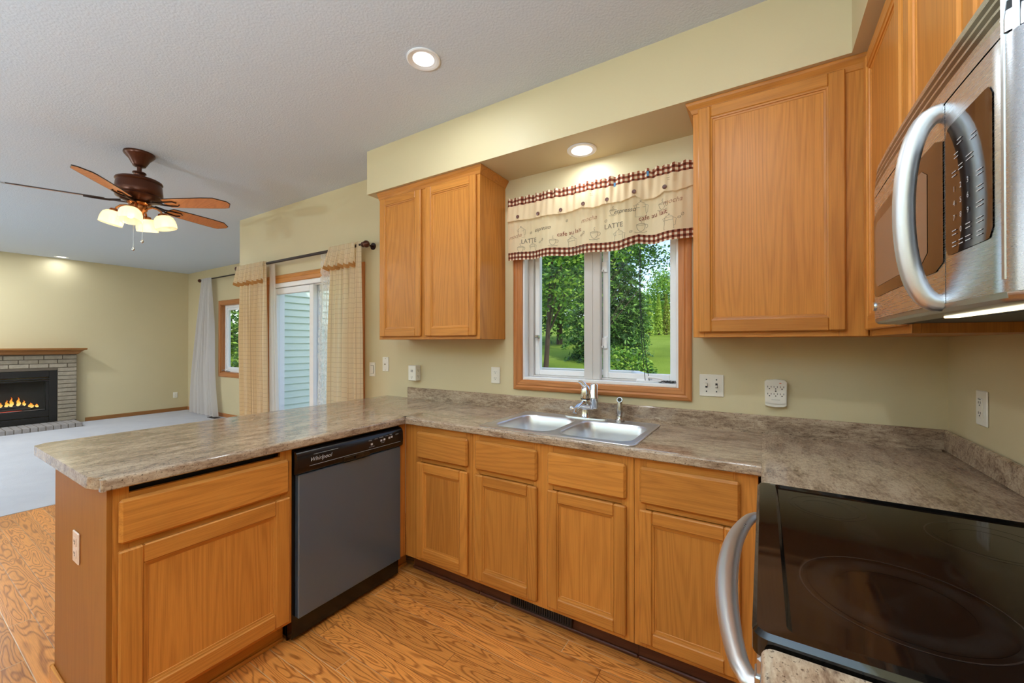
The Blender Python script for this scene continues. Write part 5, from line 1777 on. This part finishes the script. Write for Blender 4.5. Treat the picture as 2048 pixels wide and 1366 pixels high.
def shrub(name, label, pos, rx, rz, n, size, mats, group, cone=False, cat='shrub'):
    t_ = thing(name, pos, label, cat, group)
    mb = MB()
    for k in range(7):
        a = k * .9; mb.tube([(pos[0] + .03 * math.cos(a), pos[1] + .03 * math.sin(a), pos[2] - .15), (pos[0] + rx * .45 * math.cos(a), pos[1] + rx * .45 * math.sin(a), pos[2] + rz * .9)], [.02, .006], 5)
    mb.build('stem', M['bark'], t_)
    pts = []
    for k in range(n):
        if cone:
            zq = random.random() ** .8
            rr_ = rx * (1 - zq ** 2.2) * (.55 + .45 * random.random() ** .4) * (1 + .12 * math.sin(zq * 40))
            a = random.random() * 2 * PI
            p = Vector(pos) + Vector((rr_ * math.cos(a), rr_ * math.sin(a), zq * 2 * rz))
        else:
            v_ = Vector((random.gauss(0, 1), random.gauss(0, 1), random.gauss(0, 1))).normalized()
            if v_.z < -.5: v_.z *= .4
            bump_ = 1 + .16 * mnoise.noise(v_ * 3.1 + Vector(pos))
            p = Vector(pos) + Vector((0, 0, rz)) + Vector((v_.x * rx, v_.y * rx, v_.z * rz)) * (bump_ * random.uniform(.72, 1.03))
        pts.append((p, random.choices(range(len(mats)), weights=[4, 3, 2][:len(mats)])[0]))
    mb = MB(); leaves(mb, pts, size, None)
    mb.build('foliage', [M[x] for x in mats], t_, recalc=False)
    return t_

def gp_(u, t):
    p = along(u, t); return (p.x, p.y, gz(p.y))
p = gp_(1084, 9.5)
tree('maple_tree', 'leafy tree with a dark trunk at the outer edge of the sink window', p, 2.0, (.50, .3, 3.9), (1.25, 1.2, 2.0), 13000, .105, ['leaf_light', 'leaf_mid', 'leaf_dark'], clusters=80, trunk_r=.055, hang=.25)
p = gp_(1216, 14.5)
spruce('spruce_tree', 'big dark spruce filling the middle of the sink window view', p, 11.0, 1.62, 42000, .16)
p = gp_(1200, 11.0); q = along(1292, 11.0)
tree('birch_tree', 'tree with thin leafy sprays reaching over the sky in the sink window', p, 3, (q.x - p[0], q.y - p[1], 3.75 - p[2]), (.85, .5, .75), 1100, .10, ['leaf_mid', 'leaf_dark'], clusters=34, trunk_r=.03, hollow=.2, lean=.05)
p = gp_(1118, 22)
tree('maple_tree', 'shaded dark green tree behind the dark trunk', p, 2.0, (0, 0, 3.5), (3.0, 2.2, 2.6), 15000, .22, ['leaf_dark', 'leaf_mid'], clusters=90)
p = gp_(1330, 37)
tree('poplar_tree', 'tall distant pale green tree on the hill behind the arborvitae', p, 3, (0, 0, 2.7), (1.5, 1.5, 2.1), 5000, .22, ['leaf_light', 'leaf_mid'], clusters=60)
p = gp_(1288, 42)
tree('poplar_tree', 'lower pale green tree on the hill beside the spruce', p, 2, (0, 0, 1.6), (2.4, 1.8, 1.6), 4000, .25, ['leaf_mid', 'leaf_light'], clusters=60)
for u, lab, mt in ((1299, 'yellow-green arborvitae next to the spruce', 'arbor'), (1317, 'second arborvitae along from the spruce', 'arbor'), (1333, 'brown-tinged arborvitae third from the spruce', 'arbor_brown'), (1349, 'arborvitae at the window frame end of the row', 'arbor')):
    p = gp_(u, 24)
    shrub('arborvitae_shrub', lab, p, .235, 1.22, 2400, .11, [mt, 'arbor'], 'arborvitae row on the hill', True)
p = gp_(1238, 7.6)
shrub('round_shrub', 'round clipped green shrub in front of the spruce', p, .66, .56, 4200, .085, ['leaf_mid', 'leaf_light', 'leaf_dark'], 'shrubs outside the window')
p = gp_(1364, 6.3)
shrub('round_shrub', 'dark green shrub at the foot of the casement by the oak jamb', p, .36, .38, 2200, .075, ['leaf_dark', 'leaf_mid'], 'shrubs outside the window')
tree('maple_tree', 'bright green bushy tree outside the living room window', (-14.3, 4.4, gz(4.4)), 1, (0, 0, 1.9), (1.6, 1.3, 2.1), 9000, .14, ['leaf_light', 'leaf_mid', 'leaf_dark'], clusters=80)

for x, y, lab in ((4.5, 26.0, 'broad green tree on the hill past the arborvitae'), (12.0, 31.0, 'second broad green tree on the hill past the arborvitae')):
    tree('maple_tree', lab, (x, y, gz(y)), 1, (0, 0, 3.4), (2.6, 2.4, 2.8), 3500, .3, ['leaf_mid', 'leaf_dark', 'leaf_light'], clusters=60)

# white deck railing outside the sink window
rl = thing('deck_railing', (-2.6, 1.2, 0), 'white deck railing outside the sink window', 'railing')
m = MB(); m.box(-4.6, -1.55, 1.16, 1.24, 1.063, 1.106, .006)
Mx = Matrix.Translation((-1.55, 1.2, 0)) @ Matrix.Rotation(math.atan2(-1.0, .50), 4, 'Z')
m2 = MB(Mx); m2.box(-.02, 1.06, -.04, .04, 1.063, 1.106, .006); 
m.build('top_rail', M['vinyl'], rl); m2.build('top_rail', M['vinyl'], rl)
m = MB(); m.box(-1.59, -1.51, 1.16, 1.24, -.3, 1.055, .004); m.build('post', M['vinyl'], rl)
m = MB(); m.box(-4.6, -4.52, 1.16, 1.24, -.3, 1.055, .004); m.build('post', M['vinyl'], rl)
for k in range(24):
    m = MB(); x = -4.42 + k * .118; m.box(x, x + .03, 1.185, 1.215, .10, 1.055, .002); m.build('baluster', M['vinyl'], rl)
m = MB(); m.box(-4.6, -1.55, 1.17, 1.23, .06, .10, .004); m.build('bottom_rail', M['vinyl'], rl)
m = MB(); m.box(-5.5, -1.0, .141, 1.5, -.10, -.02, 0)
struct(m.build('deck_floor', M['vinyl_taupe']))
